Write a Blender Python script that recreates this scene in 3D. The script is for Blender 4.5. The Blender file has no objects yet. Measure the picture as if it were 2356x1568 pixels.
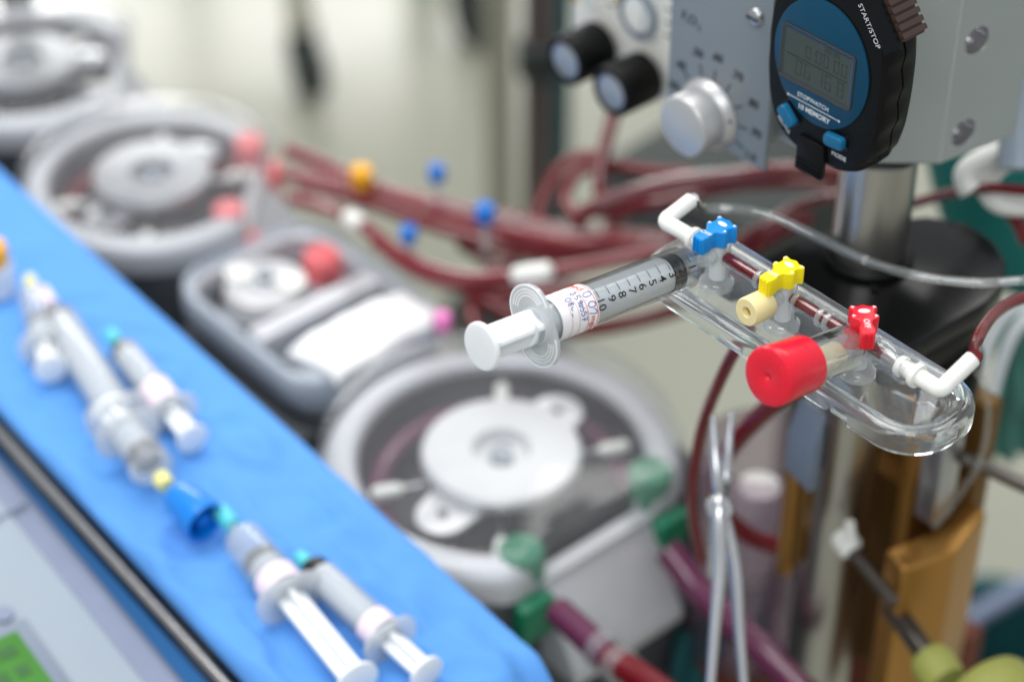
import bpy, bmesh, math, random
from mathutils import Vector, Matrix, noise
random.seed(7)
S = bpy.context.scene
COL = S.collection
R = math.radians

# ------------------------------------------------------------------ camera, world, lamps, exposure
PITCH, FOC = R(38), 5035.0            # focal length in units of a 2356 wide picture
cam_d = bpy.data.cameras.new('camera'); cam = bpy.data.objects.new('camera', cam_d); COL.objects.link(cam)
cam.location = (0, 0, 1.5); cam.rotation_euler = (R(90) - PITCH, 0, 0)
cam_d.sensor_width = 36; cam_d.lens = 36 * FOC / 2356; cam_d.clip_start = .02; cam_d.clip_end = 60
cam_d.dof.use_dof = True; cam_d.dof.focus_distance = .806; cam_d.dof.aperture_fstop = 4.3; cam_d.dof.aperture_blades = 0
S.camera = cam
W = bpy.data.worlds.new('World'); S.world = W; W.use_nodes = True
bg = W.node_tree.nodes['Background']; bg.inputs[0].default_value = (.93, .97, 1, 1); bg.inputs[1].default_value = .44
def lamp(name, loc, target, sx, sy, power, color=(1, 1, 1)):
    d = bpy.data.lights.new(name, 'AREA'); d.shape = 'RECTANGLE'; d.size = sx; d.size_y = sy; d.energy = power; d.color = color
    o = bpy.data.objects.new(name, d); COL.objects.link(o); o.location = loc
    o.rotation_euler = (Vector(target) - Vector(loc)).to_track_quat('-Z', 'Y').to_euler(); return o
lamp('ceiling_panel_lamp', (-.7, 1.3, 3.0), (-.7, 1.3, 0), 2.0, 1.0, 35, (1, .985, .96))
lamp('ceiling_panel_lamp', (1.0, 2.7, 3.0), (1.0, 2.7, 0), 1.8, .8, 22, (1, .985, .96))
lamp('ceiling_panel_lamp', (-.4, -1.0, 3.0), (-.4, -1.0, 0), 1.8, .8, 33, (.94, .97, 1))
lamp('ceiling_panel_lamp', (-1.9, 7.8, 3.0), (-1.9, 7.8, 0), 3.8, 3.2, 380, (1, .985, .95))
S.view_settings.view_transform = 'Standard'; S.view_settings.look = 'None'
S.view_settings.exposure = 0.3; S.view_settings.gamma = 1; S.view_settings.use_curve_mapping = False
S.render.engine = 'CYCLES'
cy = S.cycles
cy.use_denoising = True; cy.max_bounces = 14; cy.transmission_bounces = 12; cy.transparent_max_bounces = 24
cy.glossy_bounces = 5; cy.diffuse_bounces = 3; cy.sample_clamp_indirect = 6; cy.blur_glossy = .5

# ------------------------------------------------------------------ machine frame: s along the pump row, t away to the right, z up
ANG = R(49)
U = Vector((math.cos(ANG), -math.sin(ANG), 0)); V = Vector((math.sin(ANG), math.cos(ANG), 0)); Z = Vector((0, 0, 1))
CP = Vector(cam.location)
_f = Vector((0, math.cos(PITCH), -math.sin(PITCH))); _u = Vector((0, math.sin(PITCH), math.cos(PITCH)))
def w(s, t, z): return U * s + V * t + Z * z
def ray(x, y): return _f + Vector((1, 0, 0)) * ((x - 1178) / FOC) + _u * ((784 - y) / FOC)
def pd(x, y, d): return CP + ray(x, y) * d                       # point at a measured distance
def pz(x, y, z): r = ray(x, y); return CP + r * ((z - CP.z) / r.z)  # point on a level surface
def st(p): return (p.dot(U), p.dot(V), p.z)

# ------------------------------------------------------------------ materials
def lin(c):
    return tuple((v / 255 / 12.92 if v / 255 <= .04045 else ((v / 255 + .055) / 1.055) ** 2.4) for v in c)
MATS = {}
def mat(name, rgb, rough=.45, metal=0, coat=0, var=.06, vscale=60, bump=0, bscale=300, trans=0, ior=1.46, sss=0, aniso=0, stretch=None, spec=.5):
    m = bpy.data.materials.new(name); m.use_nodes = True; nt = m.node_tree; p = nt.nodes['Principled BSDF']
    c = lin(rgb); tc = nt.nodes.new('ShaderNodeTexCoord'); src = tc.outputs['Object']
    if stretch:
        mp = nt.nodes.new('ShaderNodeMapping'); mp.inputs['Scale'].default_value = stretch; nt.links.new(src, mp.inputs[0]); src = mp.outputs[0]
    n = nt.nodes.new('ShaderNodeTexNoise'); n.inputs['Scale'].default_value = vscale; n.inputs['Detail'].default_value = 4; nt.links.new(src, n.inputs['Vector'])
    r = nt.nodes.new('ShaderNodeMapRange'); r.inputs[3].default_value = 1 - var; r.inputs[4].default_value = 1 + var; nt.links.new(n.outputs[0], r.inputs[0])
    mx = nt.nodes.new('ShaderNodeMix'); mx.data_type = 'RGBA'; mx.blend_type = 'MULTIPLY'; mx.inputs[0].default_value = 1
    mx.inputs[6].default_value = (*c, 1); nt.links.new(r.outputs[0], mx.inputs[7]); nt.links.new(mx.outputs[2], p.inputs['Base Color'])
    r2 = nt.nodes.new('ShaderNodeMapRange'); r2.inputs[3].default_value = max(0, rough - .06); r2.inputs[4].default_value = rough + .06
    nt.links.new(n.outputs[0], r2.inputs[0]); nt.links.new(r2.outputs[0], p.inputs['Roughness'])
    p.inputs['Metallic'].default_value = metal; p.inputs['Coat Weight'].default_value = coat; p.inputs['Coat Roughness'].default_value = .06
    p.inputs['Transmission Weight'].default_value = trans; p.inputs['IOR'].default_value = ior; p.inputs['Specular IOR Level'].default_value = spec
    if trans: nt.links.remove(p.inputs['Roughness'].links[0]); p.inputs['Roughness'].default_value = rough
    if sss: p.inputs['Subsurface Weight'].default_value = sss; p.inputs['Subsurface Radius'].default_value = (1, 1, 1); p.inputs['Subsurface Scale'].default_value = .002
    if aniso: p.inputs['Anisotropic'].default_value = aniso
    if bump:
        b = nt.nodes.new('ShaderNodeBump'); b.inputs['Strength'].default_value = bump; b.inputs['Distance'].default_value = .001
        n2 = nt.nodes.new('ShaderNodeTexNoise'); n2.inputs['Scale'].default_value = bscale; n2.inputs['Detail'].default_value = 3
        nt.links.new(src, n2.inputs['Vector']); nt.links.new(n2.outputs[0], b.inputs['Height']); nt.links.new(b.outputs[0], p.inputs['Normal'])
    MATS[name] = m; return m
def clear(name, tint=(.97, .98, .98), haze=0., hazec=(235, 238, 240), rough=.03, edge=1.45, boost=1.0):
    # thin clear wall: light passes, grazing angles mirror; haze adds a milky share
    m = bpy.data.materials.new(name); m.use_nodes = True; nt = m.node_tree; nt.nodes.clear()
    out = nt.nodes.new('ShaderNodeOutputMaterial'); t = nt.nodes.new('ShaderNodeBsdfTransparent'); t.inputs[0].default_value = (*tint, 1)
    g = nt.nodes.new('ShaderNodeBsdfGlossy'); g.inputs['Roughness'].default_value = rough
    fr = nt.nodes.new('ShaderNodeLayerWeight'); fr.inputs[0].default_value = .5
    pw = nt.nodes.new('ShaderNodeMath'); pw.operation = 'POWER'; pw.inputs[1].default_value = 3.2; nt.links.new(fr.outputs['Facing'], pw.inputs[0])
    ml = nt.nodes.new('ShaderNodeMath'); ml.operation = 'MULTIPLY_ADD'; ml.use_clamp = True; ml.inputs[1].default_value = .55 * boost; ml.inputs[2].default_value = .035 * boost; nt.links.new(pw.outputs[0], ml.inputs[0])
    base = t.outputs[0]
    if haze:
        d = nt.nodes.new('ShaderNodeBsdfDiffuse'); d.inputs[0].default_value = (*lin(hazec), 1)
        tl = nt.nodes.new('ShaderNodeBsdfTranslucent'); tl.inputs[0].default_value = (*lin(hazec), 1)
        a = nt.nodes.new('ShaderNodeMixShader'); a.inputs[0].default_value = .5; nt.links.new(d.outputs[0], a.inputs[1]); nt.links.new(tl.outputs[0], a.inputs[2])
        h = nt.nodes.new('ShaderNodeMixShader'); h.inputs[0].default_value = haze; nt.links.new(base, h.inputs[1]); nt.links.new(a.outputs[0], h.inputs[2]); base = h.outputs[0]
    mx = nt.nodes.new('ShaderNodeMixShader'); nt.links.new(ml.outputs[0], mx.inputs[0]); nt.links.new(base, mx.inputs[1]); nt.links.new(g.outputs[0], mx.inputs[2])
    nt.links.new(mx.outputs[0], out.inputs[0]); MATS[name] = m; return m

mat('floor', (160, 161, 147), .3, var=.05, vscale=3, bump=.02, bscale=40)
mat('drape', (96, 158, 230), .8, var=.05, vscale=25, bump=.35, bscale=900, spec=.2)
mat('steel', (190, 186, 182), .22, 1, var=.08, stretch=(1, 1, .05), vscale=150)
mat('pole_steel', (186, 182, 178), .3, 1, var=.4, stretch=(1, 1, .04), vscale=90)
mat('satin', (190, 191, 195), .3, 1, var=.05, vscale=40)
mat('alu', (170, 177, 177), .34, .4, var=.06, vscale=30, bump=.08, bscale=700)
mat('alu_cut', (112, 110, 108), .2, 1, var=.1, stretch=(1, 1, 6), vscale=200)
mat('panel', (140, 148, 154), .5, .15, var=.03, vscale=12, bump=.03, bscale=900)
mat('forceps_steel', (208, 209, 212), .26, .95, var=.03)
mat('bore', (196, 196, 198), .24, .85, var=.12, vscale=120)
mat('panel_edge', (176, 164, 146), .4, .4)
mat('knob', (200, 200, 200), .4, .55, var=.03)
mat('drum', (92, 86, 84), .22, .9)
mat('rotor', (222, 222, 224), .34, .35, var=.03)
mat('pump_ring', (198, 199, 204), .4, .25, var=.04)
mat('well_grey', (120, 120, 124), .4)
mat('pump_floor', (52, 52, 58), .4)
mat('console_dark', (66, 69, 74), .5, var=.08, vscale=20)
mat('console_light', (150, 162, 174), .42, var=.03, vscale=20)
mat('console_edge', (128, 138, 162), .4)
mat('shelf_blue', (70, 138, 208), .3, coat=.4)
mat('white_plastic', (240, 240, 234), .32, sss=.15, var=.02)
mat('white_matt', (255, 255, 255), .9, var=.02)
mat('milky', (240, 243, 246), .4, sss=.4, var=.02)
mat('black_plastic', (9, 10, 11), .4, var=.2, vscale=90, spec=.22)
mat('black_gloss', (9, 9, 10), .2, coat=.04, var=.3, vscale=30, spec=.3)
mat('rubber', (20, 22, 25), .35)
mat('red_cap', (228, 26, 52), .28, var=.02, sss=.1)
mat('red_handle', (226, 18, 44), .36, var=.02)
mat('blue_handle', (0, 140, 226), .34, var=.02)
mat('yellow_handle', (250, 232, 8), .36, var=.02)
mat('cream_plug', (240, 226, 168), .5, var=.03, sss=.2)
mat('amber', (196, 150, 20), .5)
mat('blood', (108, 14, 22), .12, coat=1, var=.05)
mat('dark_blood', (108, 12, 22), .2, coat=.25, var=.05)
mat('pink_line', (122, 30, 38), .12, coat=1, var=.08)
mat('purple_line', (98, 44, 74), .22, coat=.4, var=.06)
mat('ink_black', (24, 26, 28), .6); mat('ink_white', (225, 230, 232), .6); mat('ink_red', (206, 66, 48), .6); mat('ink_blue', (42, 44, 150), .6)
mat('dial_ink', (30, 34, 38), .6)
mat('paper', (246, 246, 248), .6, var=.01)
mat('watch_blue', (8, 66, 94), .32, var=.02, spec=.3); mat('button_blue', (14, 104, 146), .34)
mat('lcd', (66, 77, 72), .16, var=.04, spec=.3); mat('lcd_ink', (56, 65, 61), .4); mat('lcd_line', (40, 46, 46), .4)
mat('bezel', (74, 80, 82), .16, .6); mat('brown', (66, 50, 44), .34)
mat('gold', (182, 134, 70), .34, .75, var=.06, vscale=40); mat('gold_dark', (120, 88, 44), .4, .6)
mat('slate', (116, 128, 146), .5); mat('thread', (112, 106, 100), .3, .9)
mat('lime', (154, 157, 80), .5, var=.05); mat('green_clamp', (12, 116, 82), .35); mat('red_clamp', (228, 112, 116), .35)
mat('teal', (0, 112, 106), .7); mat('teal_dark', (0, 74, 78), .7); mat('teal_pale', (90, 150, 138), .7)
mat('cap_blue', (20, 116, 208), .4); mat('cap_yellow', (250, 178, 20), .4); mat('cap_cyan', (90, 206, 216), .4); mat('cap_pale_yellow', (238, 232, 150), .4); mat('cup_blue', (0, 128, 226), .3, coat=.3)
mat('lcd_green', (62, 124, 42), .3); mat('lcd_green_ink', (44, 96, 40), .4)
mat('beige', (190, 188, 170), .5); mat('tyre', (44, 52, 50), .6); mat('post_brown', (104, 94, 92), .35, .5); mat('post_grey', (150, 148, 134), .4, .2)
mat('flow_block', (255, 253, 244), .5, coat=.0, var=.1, vscale=40); mat('ochre', (206, 170, 90), .4)
mat('mirror', (156, 162, 170), .2, .25)
mat('pink', (236, 130, 196), .5); mat('wood_brown', (104, 50, 30), .6); mat('grey_blue', (118, 130, 156), .6)
mat('label_pink', (246, 226, 240), .6)
clear('clear_thin', haze=.04, boost=3.4); clear('clear_barrel', haze=.02, boost=1.2, rough=.05); clear('sheath', haze=.8, hazec=(246, 248, 251), boost=.3, rough=.3); clear('clear_soft', boost=.8); clear('clear_tube', haze=.06, boost=1.9)
clear('flange', haze=.55, boost=1.5, rough=.08); clear('lid', haze=.12, hazec=(240, 241, 246), boost=.8, rough=.05); clear('milk_tube', haze=.72, hazec=(244, 247, 252), boost=.5, rough=.2)
clear('milk_blue', haze=.8, hazec=(222, 232, 244), boost=.8, rough=.1); clear('loose_barrel', haze=.26, hazec=(244, 247, 252), boost=.6, rough=.15); clear('luer', haze=.04, boost=1.8, rough=.05); clear('vial_glass', haze=.1, boost=4.2, rough=.04); clear('purple_clear', tint=(.9, .86, .9), haze=.16, hazec=(150, 128, 146)); clear('collar', haze=.28, boost=2.0, rough=.05)
mat('acrylic', (248, 251, 252), .03, trans=.945, ior=1.47, var=0)
mat('acrylic_soft', (246, 249, 250), .1, trans=.75, ior=1.4, var=0)

# ------------------------------------------------------------------ mesh builder (millimetres in the local frame of the thing)
def frame_from(axis, hint=Vector((0, 0, 1))):
    a = Vector(axis).normalized(); h = Vector(hint)
    if abs(a.dot(h.normalized())) > .98: h = Vector((1, 0, 0))
    x = h.cross(a).normalized(); y = a.cross(x); return x, y, a
def rr(cx, cy, wd, hg, r, n=6, step=None):
    r = max(min(r, wd / 2 - 1e-3, hg / 2 - 1e-3), 1e-3); pts = []
    for qx, qy, a0 in ((1, 1, 0), (-1, 1, 90), (-1, -1, 180), (1, -1, 270)):
        for k in range(n + 1):
            a = R(a0 + 90 * k / n); pts.append((cx + qx * (wd / 2 - r) + r * math.cos(a), cy + qy * (hg / 2 - r) + r * math.sin(a)))
    if step:
        out = []
        for i, p in enumerate(pts):
            q = pts[(i + 1) % len(pts)]; out.append(p); d = math.hypot(q[0] - p[0], q[1] - p[1]); k = int(d // step)
            for j in range(1, k): out.append((p[0] + (q[0] - p[0]) * j / k, p[1] + (q[1] - p[1]) * j / k))
        pts = out
    return pts
class MB:
    def __init__(s): s.v = []; s.f = []
    def add(s, vs, fs):
        o = len(s.v); s.v += [Vector(p) for p in vs]; s.f += [tuple(i + o for i in f) for f in fs]; return s
    def box(s, x0, x1, y0, y1, z0, z1):
        return s.add([(x, y, z) for x in (x0, x1) for y in (y0, y1) for z in (z0, z1)], [(0, 1, 3, 2), (4, 6, 7, 5), (0, 4, 5, 1), (2, 3, 7, 6), (0, 2, 6, 4), (1, 5, 7, 3)])
    def loft(s, loops, c0=True, c1=True, closed=False):
        n = len(loops[0]); vs = [p for l in loops for p in l]; fs = []
        m = len(loops)
        for i in range(m if closed else m - 1):
            for k in range(n):
                a, b = i * n + k, i * n + (k + 1) % n; c, d = ((i + 1) % m) * n + (k + 1) % n, ((i + 1) % m) * n + k; fs.append((a, b, c, d))
        if c0 and not closed: fs.append(tuple(range(n))[::-1])
        if c1 and not closed: fs.append(tuple((m - 1) * n + k for k in range(n)))
        return s.add(vs, fs)
    def lathe(s, prof, o=(0, 0, 0), axis=(0, 0, 1), n=32, hint=(0, 0, 1), wob=None):
        x, y, a = frame_from(axis, hint); o = Vector(o); loops = []
        for r, h in prof:
            r = max(r, 1e-4); loops.append([o + a * h + (x * math.cos(2 * math.pi * k / n) + y * math.sin(2 * math.pi * k / n)) * r * (wob(k, h) if wob else 1) for k in range(n)])
        return s.loft(loops, closed=len(prof) >= 4 and prof[0][0] > .01 and prof[-1][0] > .01)
    def cyl(s, p0, p1, r, r1=None, n=24):
        p0, p1 = Vector(p0), Vector(p1); return s.lathe([(r, 0), (r if r1 is None else r1, (p1 - p0).length)], p0, p1 - p0, n)
    def tube(s, pts, r, n=14, sub=6):
        P = [Vector(p) for p in pts]
        if sub > 1 and len(P) > 2:
            Q = []; E = [P[0] * 2 - P[1]] + P + [P[-1] * 2 - P[-2]]
            for i in range(1, len(E) - 2):
                for k in range(sub):
                    t = k / sub; a, b, c, d = E[i - 1:i + 3]
                    Q.append(.5 * (2 * b + (c - a) * t + (2 * a - 5 * b + 4 * c - d) * t * t + (3 * b - a - 3 * c + d) * t ** 3))
            P = Q + [P[-1]]
        loops = []; x = None
        for i, p in enumerate(P):
            tg = (P[min(i + 1, len(P) - 1)] - P[max(i - 1, 0)]).normalized()
            if x is None: x = frame_from(tg)[0]
            x = (x - tg * x.dot(tg)).normalized(); y = tg.cross(x); rad = r if not callable(r) else r(i / (len(P) - 1))
            loops.append([p + (x * math.cos(2 * math.pi * k / n) + y * math.sin(2 * math.pi * k / n)) * rad for k in range(n)])
        return s.loft(loops)
    def prism(s, poly, h0, h1, o=(0, 0, 0), ex=(1, 0, 0), ey=(0, 1, 0)):
        o, ex, ey = Vector(o), Vector(ex), Vector(ey); ez = ex.cross(ey)
        return s.loft([[o + ex * a + ey * b + ez * h for a, b in poly] for h in (h0, h1)])
    def ring(s, out, inn, h0, h1):
        return s.loft([[(a, b, h) for a, b in l] for l, h in ((out, h0), (out, h1), (inn, h1), (inn, h0))], closed=True)
    def text(s, body, size, o, ex, ey, ext=.08, align='CENTER', mp=None, bold=0):
        cu = bpy.data.curves.new('lettering', 'FONT'); cu.body = body; cu.size = size; cu.align_x = align; cu.align_y = 'CENTER'; cu.extrude = ext; cu.offset = bold; cu.resolution_u = 3
        ob = bpy.data.objects.new('lettering', cu); me = bpy.data.meshes.new_from_object(ob)
        o, ex, ey = Vector(o), Vector(ex).normalized(), Vector(ey).normalized(); ez = ex.cross(ey)
        vs = [mp(v.co) if mp else o + ex * v.co.x + ey * v.co.y + ez * v.co.z for v in me.vertices]
        s.add(vs, [tuple(p.vertices) for p in me.polygons]); bpy.data.objects.remove(ob); bpy.data.meshes.remove(me); return s
    def build(s, name, m, parent=None, bevel=0, seg=2, ang=38, scale=.001, flat=False, mirror=False):
        me = bpy.data.meshes.new(name); me.from_pydata([tuple(p * scale) for p in s.v], [], s.f); me.update()
        bm = bmesh.new(); bm.from_mesh(me); bmesh.ops.recalc_face_normals(bm, faces=bm.faces)
        if bevel:
            es = [e for e in bm.edges if len(e.link_faces) == 2 and e.calc_face_angle(0) > R(30)]
            bmesh.ops.bevel(bm, geom=es, offset=bevel * scale, segments=seg, profile=.5, affect='EDGES', clamp_overlap=True)
        bm.to_mesh(me); bm.free()
        if not flat:
            for p in me.polygons: p.use_smooth = True
            me.set_sharp_from_angle(angle=R(ang))
        me.materials.append(MATS[m]); o = bpy.data.objects.new(name, me); COL.objects.link(o)
        if parent is not None: o.parent = parent
        return o
def tag(o, label=None, cat=None, group=None, kind=None):
    if label: o['label'] = label
    if cat: o['category'] = cat
    if group: o['group'] = group
    if kind: o['kind'] = kind
    return o
def thing(name, label, cat, loc, rz=0, group=None, axes=None):
    o = bpy.data.objects.new(name, None); COL.objects.link(o); o.empty_display_size = .01
    if axes:
        m = Matrix([axes[0], axes[1], axes[2]]).transposed().to_4x4(); m.translation = loc; o.matrix_world = m
    else: o.location = loc; o.rotation_euler = (0, 0, -ANG + rz)
    return tag(o, label, cat, group)
def world_tube(name, m, pts, r, label, cat='tube', group=None, n=14, kind=None, parent=None):
    o0 = Vector(pts[0]); b = MB().tube([(Vector(p) - o0) * 1000 for p in pts], r, n); o = b.build(name, m)
    o.location = o0; return tag(o, label, cat, group, kind)
def local(pw, o):                                             # world point -> local millimetres of an unrotated-scale thing
    return (o.matrix_world.inverted() @ Vector(pw)) * 1000
def upd(): bpy.context.view_layer.update()

# ------------------------------------------------------------------ setting
b = MB().box(-6000, 6000, -3000, 9000, -60, 0); tag(b.build('floor', 'floor'), kind='structure')

# ------------------------------------------------------------------ far cart: legs on casters
def cart():
    c = thing('equipment_cart', 'pale equipment cart on dark casters standing far back on the floor', 'cart', Vector((-.2, 2.75, 0)), ANG)
    legs = [(-70, -310), (140, -180), (-560, 120), (-300, 300)]
    for x, y in legs:
        MB().box(x - 16, x + 16, y - 14, y + 14, 96, 420).build('leg', 'beige', c, bevel=4)
        k = MB().lathe([(0, -13), (42, -13), (46, -9), (46, 9), (42, 13), (0, 13)], (x + 6, y, 46), (.9, .45, 0), 28).build('caster', 'tyre', c)
        MB().box(x - 14, x + 20, y - 17, y + 17, 82, 100).build('caster_fork', 'tyre', k)
    MB().box(-620, 260, -190, 380, 420, 450).build('lower_shelf', 'beige', c, bevel=6)
    return c
cart()
b = MB().tube([(0, 0, 0), (6, 10, 60), (-4, 16, 130), (10, 30, 260), (0, 40, 420)], lambda f: 26 + 5 * math.sin(9 * f))
o = b.build('cloth_strip', 'teal'); o.location = (-.135, 2.85, .03); tag(o, 'teal cloth end hanging by the cart at the top edge', 'cloth')

# upright posts behind the tubing
def post(name, x, y, d, r, m, label):
    p = pd(x, y, d); t = thing(name, label, 'post', Vector((p.x, p.y, 0)))
    MB().cyl((0, 0, 12), (0, 0, 1750), r, n=28).build('tube', m, t)
    MB().lathe([(0, 0), (r + 50, 0), (r + 50, 6), (r + 12, 12), (r + 6, 40), (0, 40)], n=28).build('foot', 'tyre', t)
    MB().lathe([(r + .3, 0), (r + 5, 2), (r + 5, 30), (r + .3, 32)], (0, 0, 600), n=28).build('collar', 'tyre', t)
post('upright_post', 1240, 250, 1.75, 12.5, 'post_brown', 'dark brownish metal post behind the flow meter knobs')
post('upright_post', 1150, 250, 2.3, 15, 'post_grey', 'pale grey post left of the dark post in background')
post('upright_post', 1292, 250, 1.95, 8, 'teal_dark', 'thin dark green post hidden just behind the dark post')

def far_cabinet():
    c = pd(1690, 430, 1.72); o = thing('equipment_box', 'dark equipment box on a pedestal behind the dial box and red tubes', 'equipment box', Vector((c.x, c.y, 0)), R(6))
    MB().box(-80, 80, -70, 90, 475, 560).build('body', 'tyre', o, bevel=8)
    MB().box(-70, 70, -73, -71, 485, 550).build('front_door', 'console_dark', o, bevel=1)
    MB().cyl((40, 60, 12), (40, 60, 475), 14, n=18).build('pedestal', 'post_brown', o)
    MB().lathe([(0, 0), (90, 0), (90, 6), (20, 12), (0, 12)], (40, 60, 0), n=28).build('foot', 'tyre', o)
far_cabinet()
# ------------------------------------------------------------------ roller pumps
def pump(s, t, z, rad, clamp, label, disc_r, tubem, ear=103, rz=0, rm='rotor', cr=.125, wm='pump_floor'):
    p = thing('roller_pump', label, 'pump', w(s, t, z), R(rz), 'roller pumps in a row')
    # housing: horseshoe ring with a lower flat outlet side at +x
    N = 72; flat = rad * .80
    def loop(r, fx): return [(min(r * math.cos(2 * math.pi * k / N), fx), r * math.sin(2 * math.pi * k / N)) for k in range(N)]
    def ringloop(q, h):
        fx = flat - (1 - q) * rad * .5; L = []
        for x, y in loop(rad * q, fx): L.append((x, y, min(h, -15) if x >= fx - .01 and abs(y) < rad * .46 else h))
        return L
    MB().loft([ringloop(q, h) for q, h in ((1.0, -18), (1.0, -9), (.985, -4), (.95, -1), (.885, 1), (.83, .2), (.805, -2), (.80, -5), (.80, -18))], closed=True).build('housing', 'pump_ring', p, ang=34)
    MB().loft([[(x, y, h) for x, y in loop(rad * q, flat * .8)] for q, h in ((.815, -6), (.795, -6), (.79, -40), (.815, -40))], closed=True).build('well_lining', wm, p)
    MB().prism(loop(rad * .81, flat * .81), -46, -40).build('well_floor', wm, p)
    rt = MB().lathe([(0, -5), (disc_r * .97, -5), (disc_r, -3.5), (disc_r, 1), (disc_r * .96, 3), (disc_r * .37, 3.6), (disc_r * .35, 1), (disc_r * .32, -4), (0, -4)], n=56).build('rotor', rm, p)
    MB().lathe([(0, -39), (disc_r * .78, -39), (disc_r * .78, -5.4), (0, -5.4)], n=40).build('rotor_drum', 'drum', rt)
    MB().lathe([(0, -3.9), (disc_r * .16, -3.9), (disc_r * .14, 1), (disc_r * .05, 2), (0, 2)], n=28).build('hub_knob', 'mirror', rt)
    for a in (ear, ear + 180):
        e = Vector((math.cos(R(a)), math.sin(R(a)), 0)); f = Vector((-e.y, e.x, 0)); L0, L1, wd = disc_r * .7, disc_r * 1.2, rad * .15
        poly = [(L0, -wd * 1.2)] + [(L1 + wd * math.cos(R(q)), wd * math.sin(R(q))) for q in range(-85, 90, 10)] + [(L0, wd * 1.2)]
        o = MB().prism(poly, -9, -6, (0, 0, 0), e, f).build('roller_arm', rm, p, bevel=.6)
        MB().cyl(e * L1 + Vector((0, 0, -5.9)), e * L1 + Vector((0, 0, -5.2)), wd * .2, n=16).build('bolt', 'tyre', o)
        MB().cyl(e * L1 + Vector((0, 0, -37)), e * L1 + Vector((0, 0, -10)), wd * .8, n=24).build('roller', 'drum', o)
        for da in (-38, 36):
            e = Vector((math.cos(R(a + da)), math.sin(R(a + da)), 0)); g = MB().cyl(e * disc_r * .8 + Vector((0, 0, -12)), e * rad * .6 + Vector((0, 0, -12)), 1.5, n=10).build('guide_pin', 'satin', p)
            MB().lathe([(0, 0), (2.4, 0), (3.8, 4), (3.8, 15), (2.6, 17), (0, 17)], e * rad * .565 + Vector((0, 0, -12)), e, 18).build('sleeve', 'white_plastic', g)
    if tubem:
        arc = [(flat * 1.0, rad * .5, -26), (flat * .8, rad * .53, -26)] + [(rad * .70 * math.cos(R(a)), rad * .70 * math.sin(R(a)), -26) for a in range(60, 301, 12)] + [(flat * .8, -rad * .53, -26), (flat * 1.0, -rad * .5, -26)]
        MB().tube(arc, 6.4, 12, 3).build('pump_tube', tubem, p)
    if clamp:
        for sg in (1, -1):
            o = MB().lathe([(0, -30), (rad * cr, -30), (rad * cr, 1), (rad * cr * .9, 2.5), (0, 2.5)], (flat * .84, sg * rad * (.5 if sg > 0 else .44), 0), n=28).build('tube_clamp', clamp, p)
            MB().box(flat * .99, flat * 1.12, sg * rad * .5 - 11, sg * rad * .5 + 11, -42, -17).build('clamp_jaw', clamp, o, bevel=3)
    MB().loft([[(x, y, h) for x, y in loop(rad * q, flat * 1.08 - (1 - q) * rad)] for q, h in ((1.015, -5), (1.015, 5), (1.0, 9), (.96, 11.5), (.90, 12.2))], c0=False).build('lid', 'lid', p, ang=60)
    def sq(A, B, ex): return [(A * math.copysign(abs(math.cos(2 * math.pi * k / N)) ** (2 / ex), math.cos(2 * math.pi * k / N)) - rad * .05, B * math.copysign(abs(math.sin(2 * math.pi * k / N)) ** (2 / ex), math.sin(2 * math.pi * k / N))) for k in range(N)]
    MB().loft([[(x, y, h) for x, y in l] for l, h in ((sq(rad * .84, rad * .98, 7), -340), (sq(rad * .84, rad * .98, 7), -22), (sq(rad * .82, rad * .96, 7), -18.5), (loop(rad * .83, flat * .9), -18.5), (loop(rad * .83, flat * .9), -340))], closed=True).build('base_cabinet', 'console_dark', p, ang=50)
    d = MB().box(-rad * .84, rad * .72, -rad * 1.5, -rad * .9, -340, -30).build('deck', 'console_dark', p, bevel=4); d.rotation_euler.z = -R(rz)
    MB().loft([[(x, sg * rad * .40, z_) for x, z_ in ((flat * .93, -19), (flat * 1.0, -18.6), (flat + 26, -62), (flat + 26, -70), (flat * .93, -70))] for sg in (-1, 1)]).build('outlet_plate', 'pump_ring', p, bevel=1.5)
    return p
pump(-.655, .562, .752, 94, 'green_clamp', 'nearest roller pump with two green tube clamps below the syringe plunger', 42, 'purple_line')
pump(-.998, .573, .748, 80, 'red_clamp', 'roller pump with shiny rotor and two pinkish red clamps behind the blue drape', 37, 'dark_blood', ear=60, rz=45, rm='satin', cr=.12, wm='well_grey')
pump(-1.162, .58, .752, 80, None, 'farthest roller pump in top left corner, no coloured clamp in view', 36, None, ear=20, rz=52, rm='satin', wm='well_grey')

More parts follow.
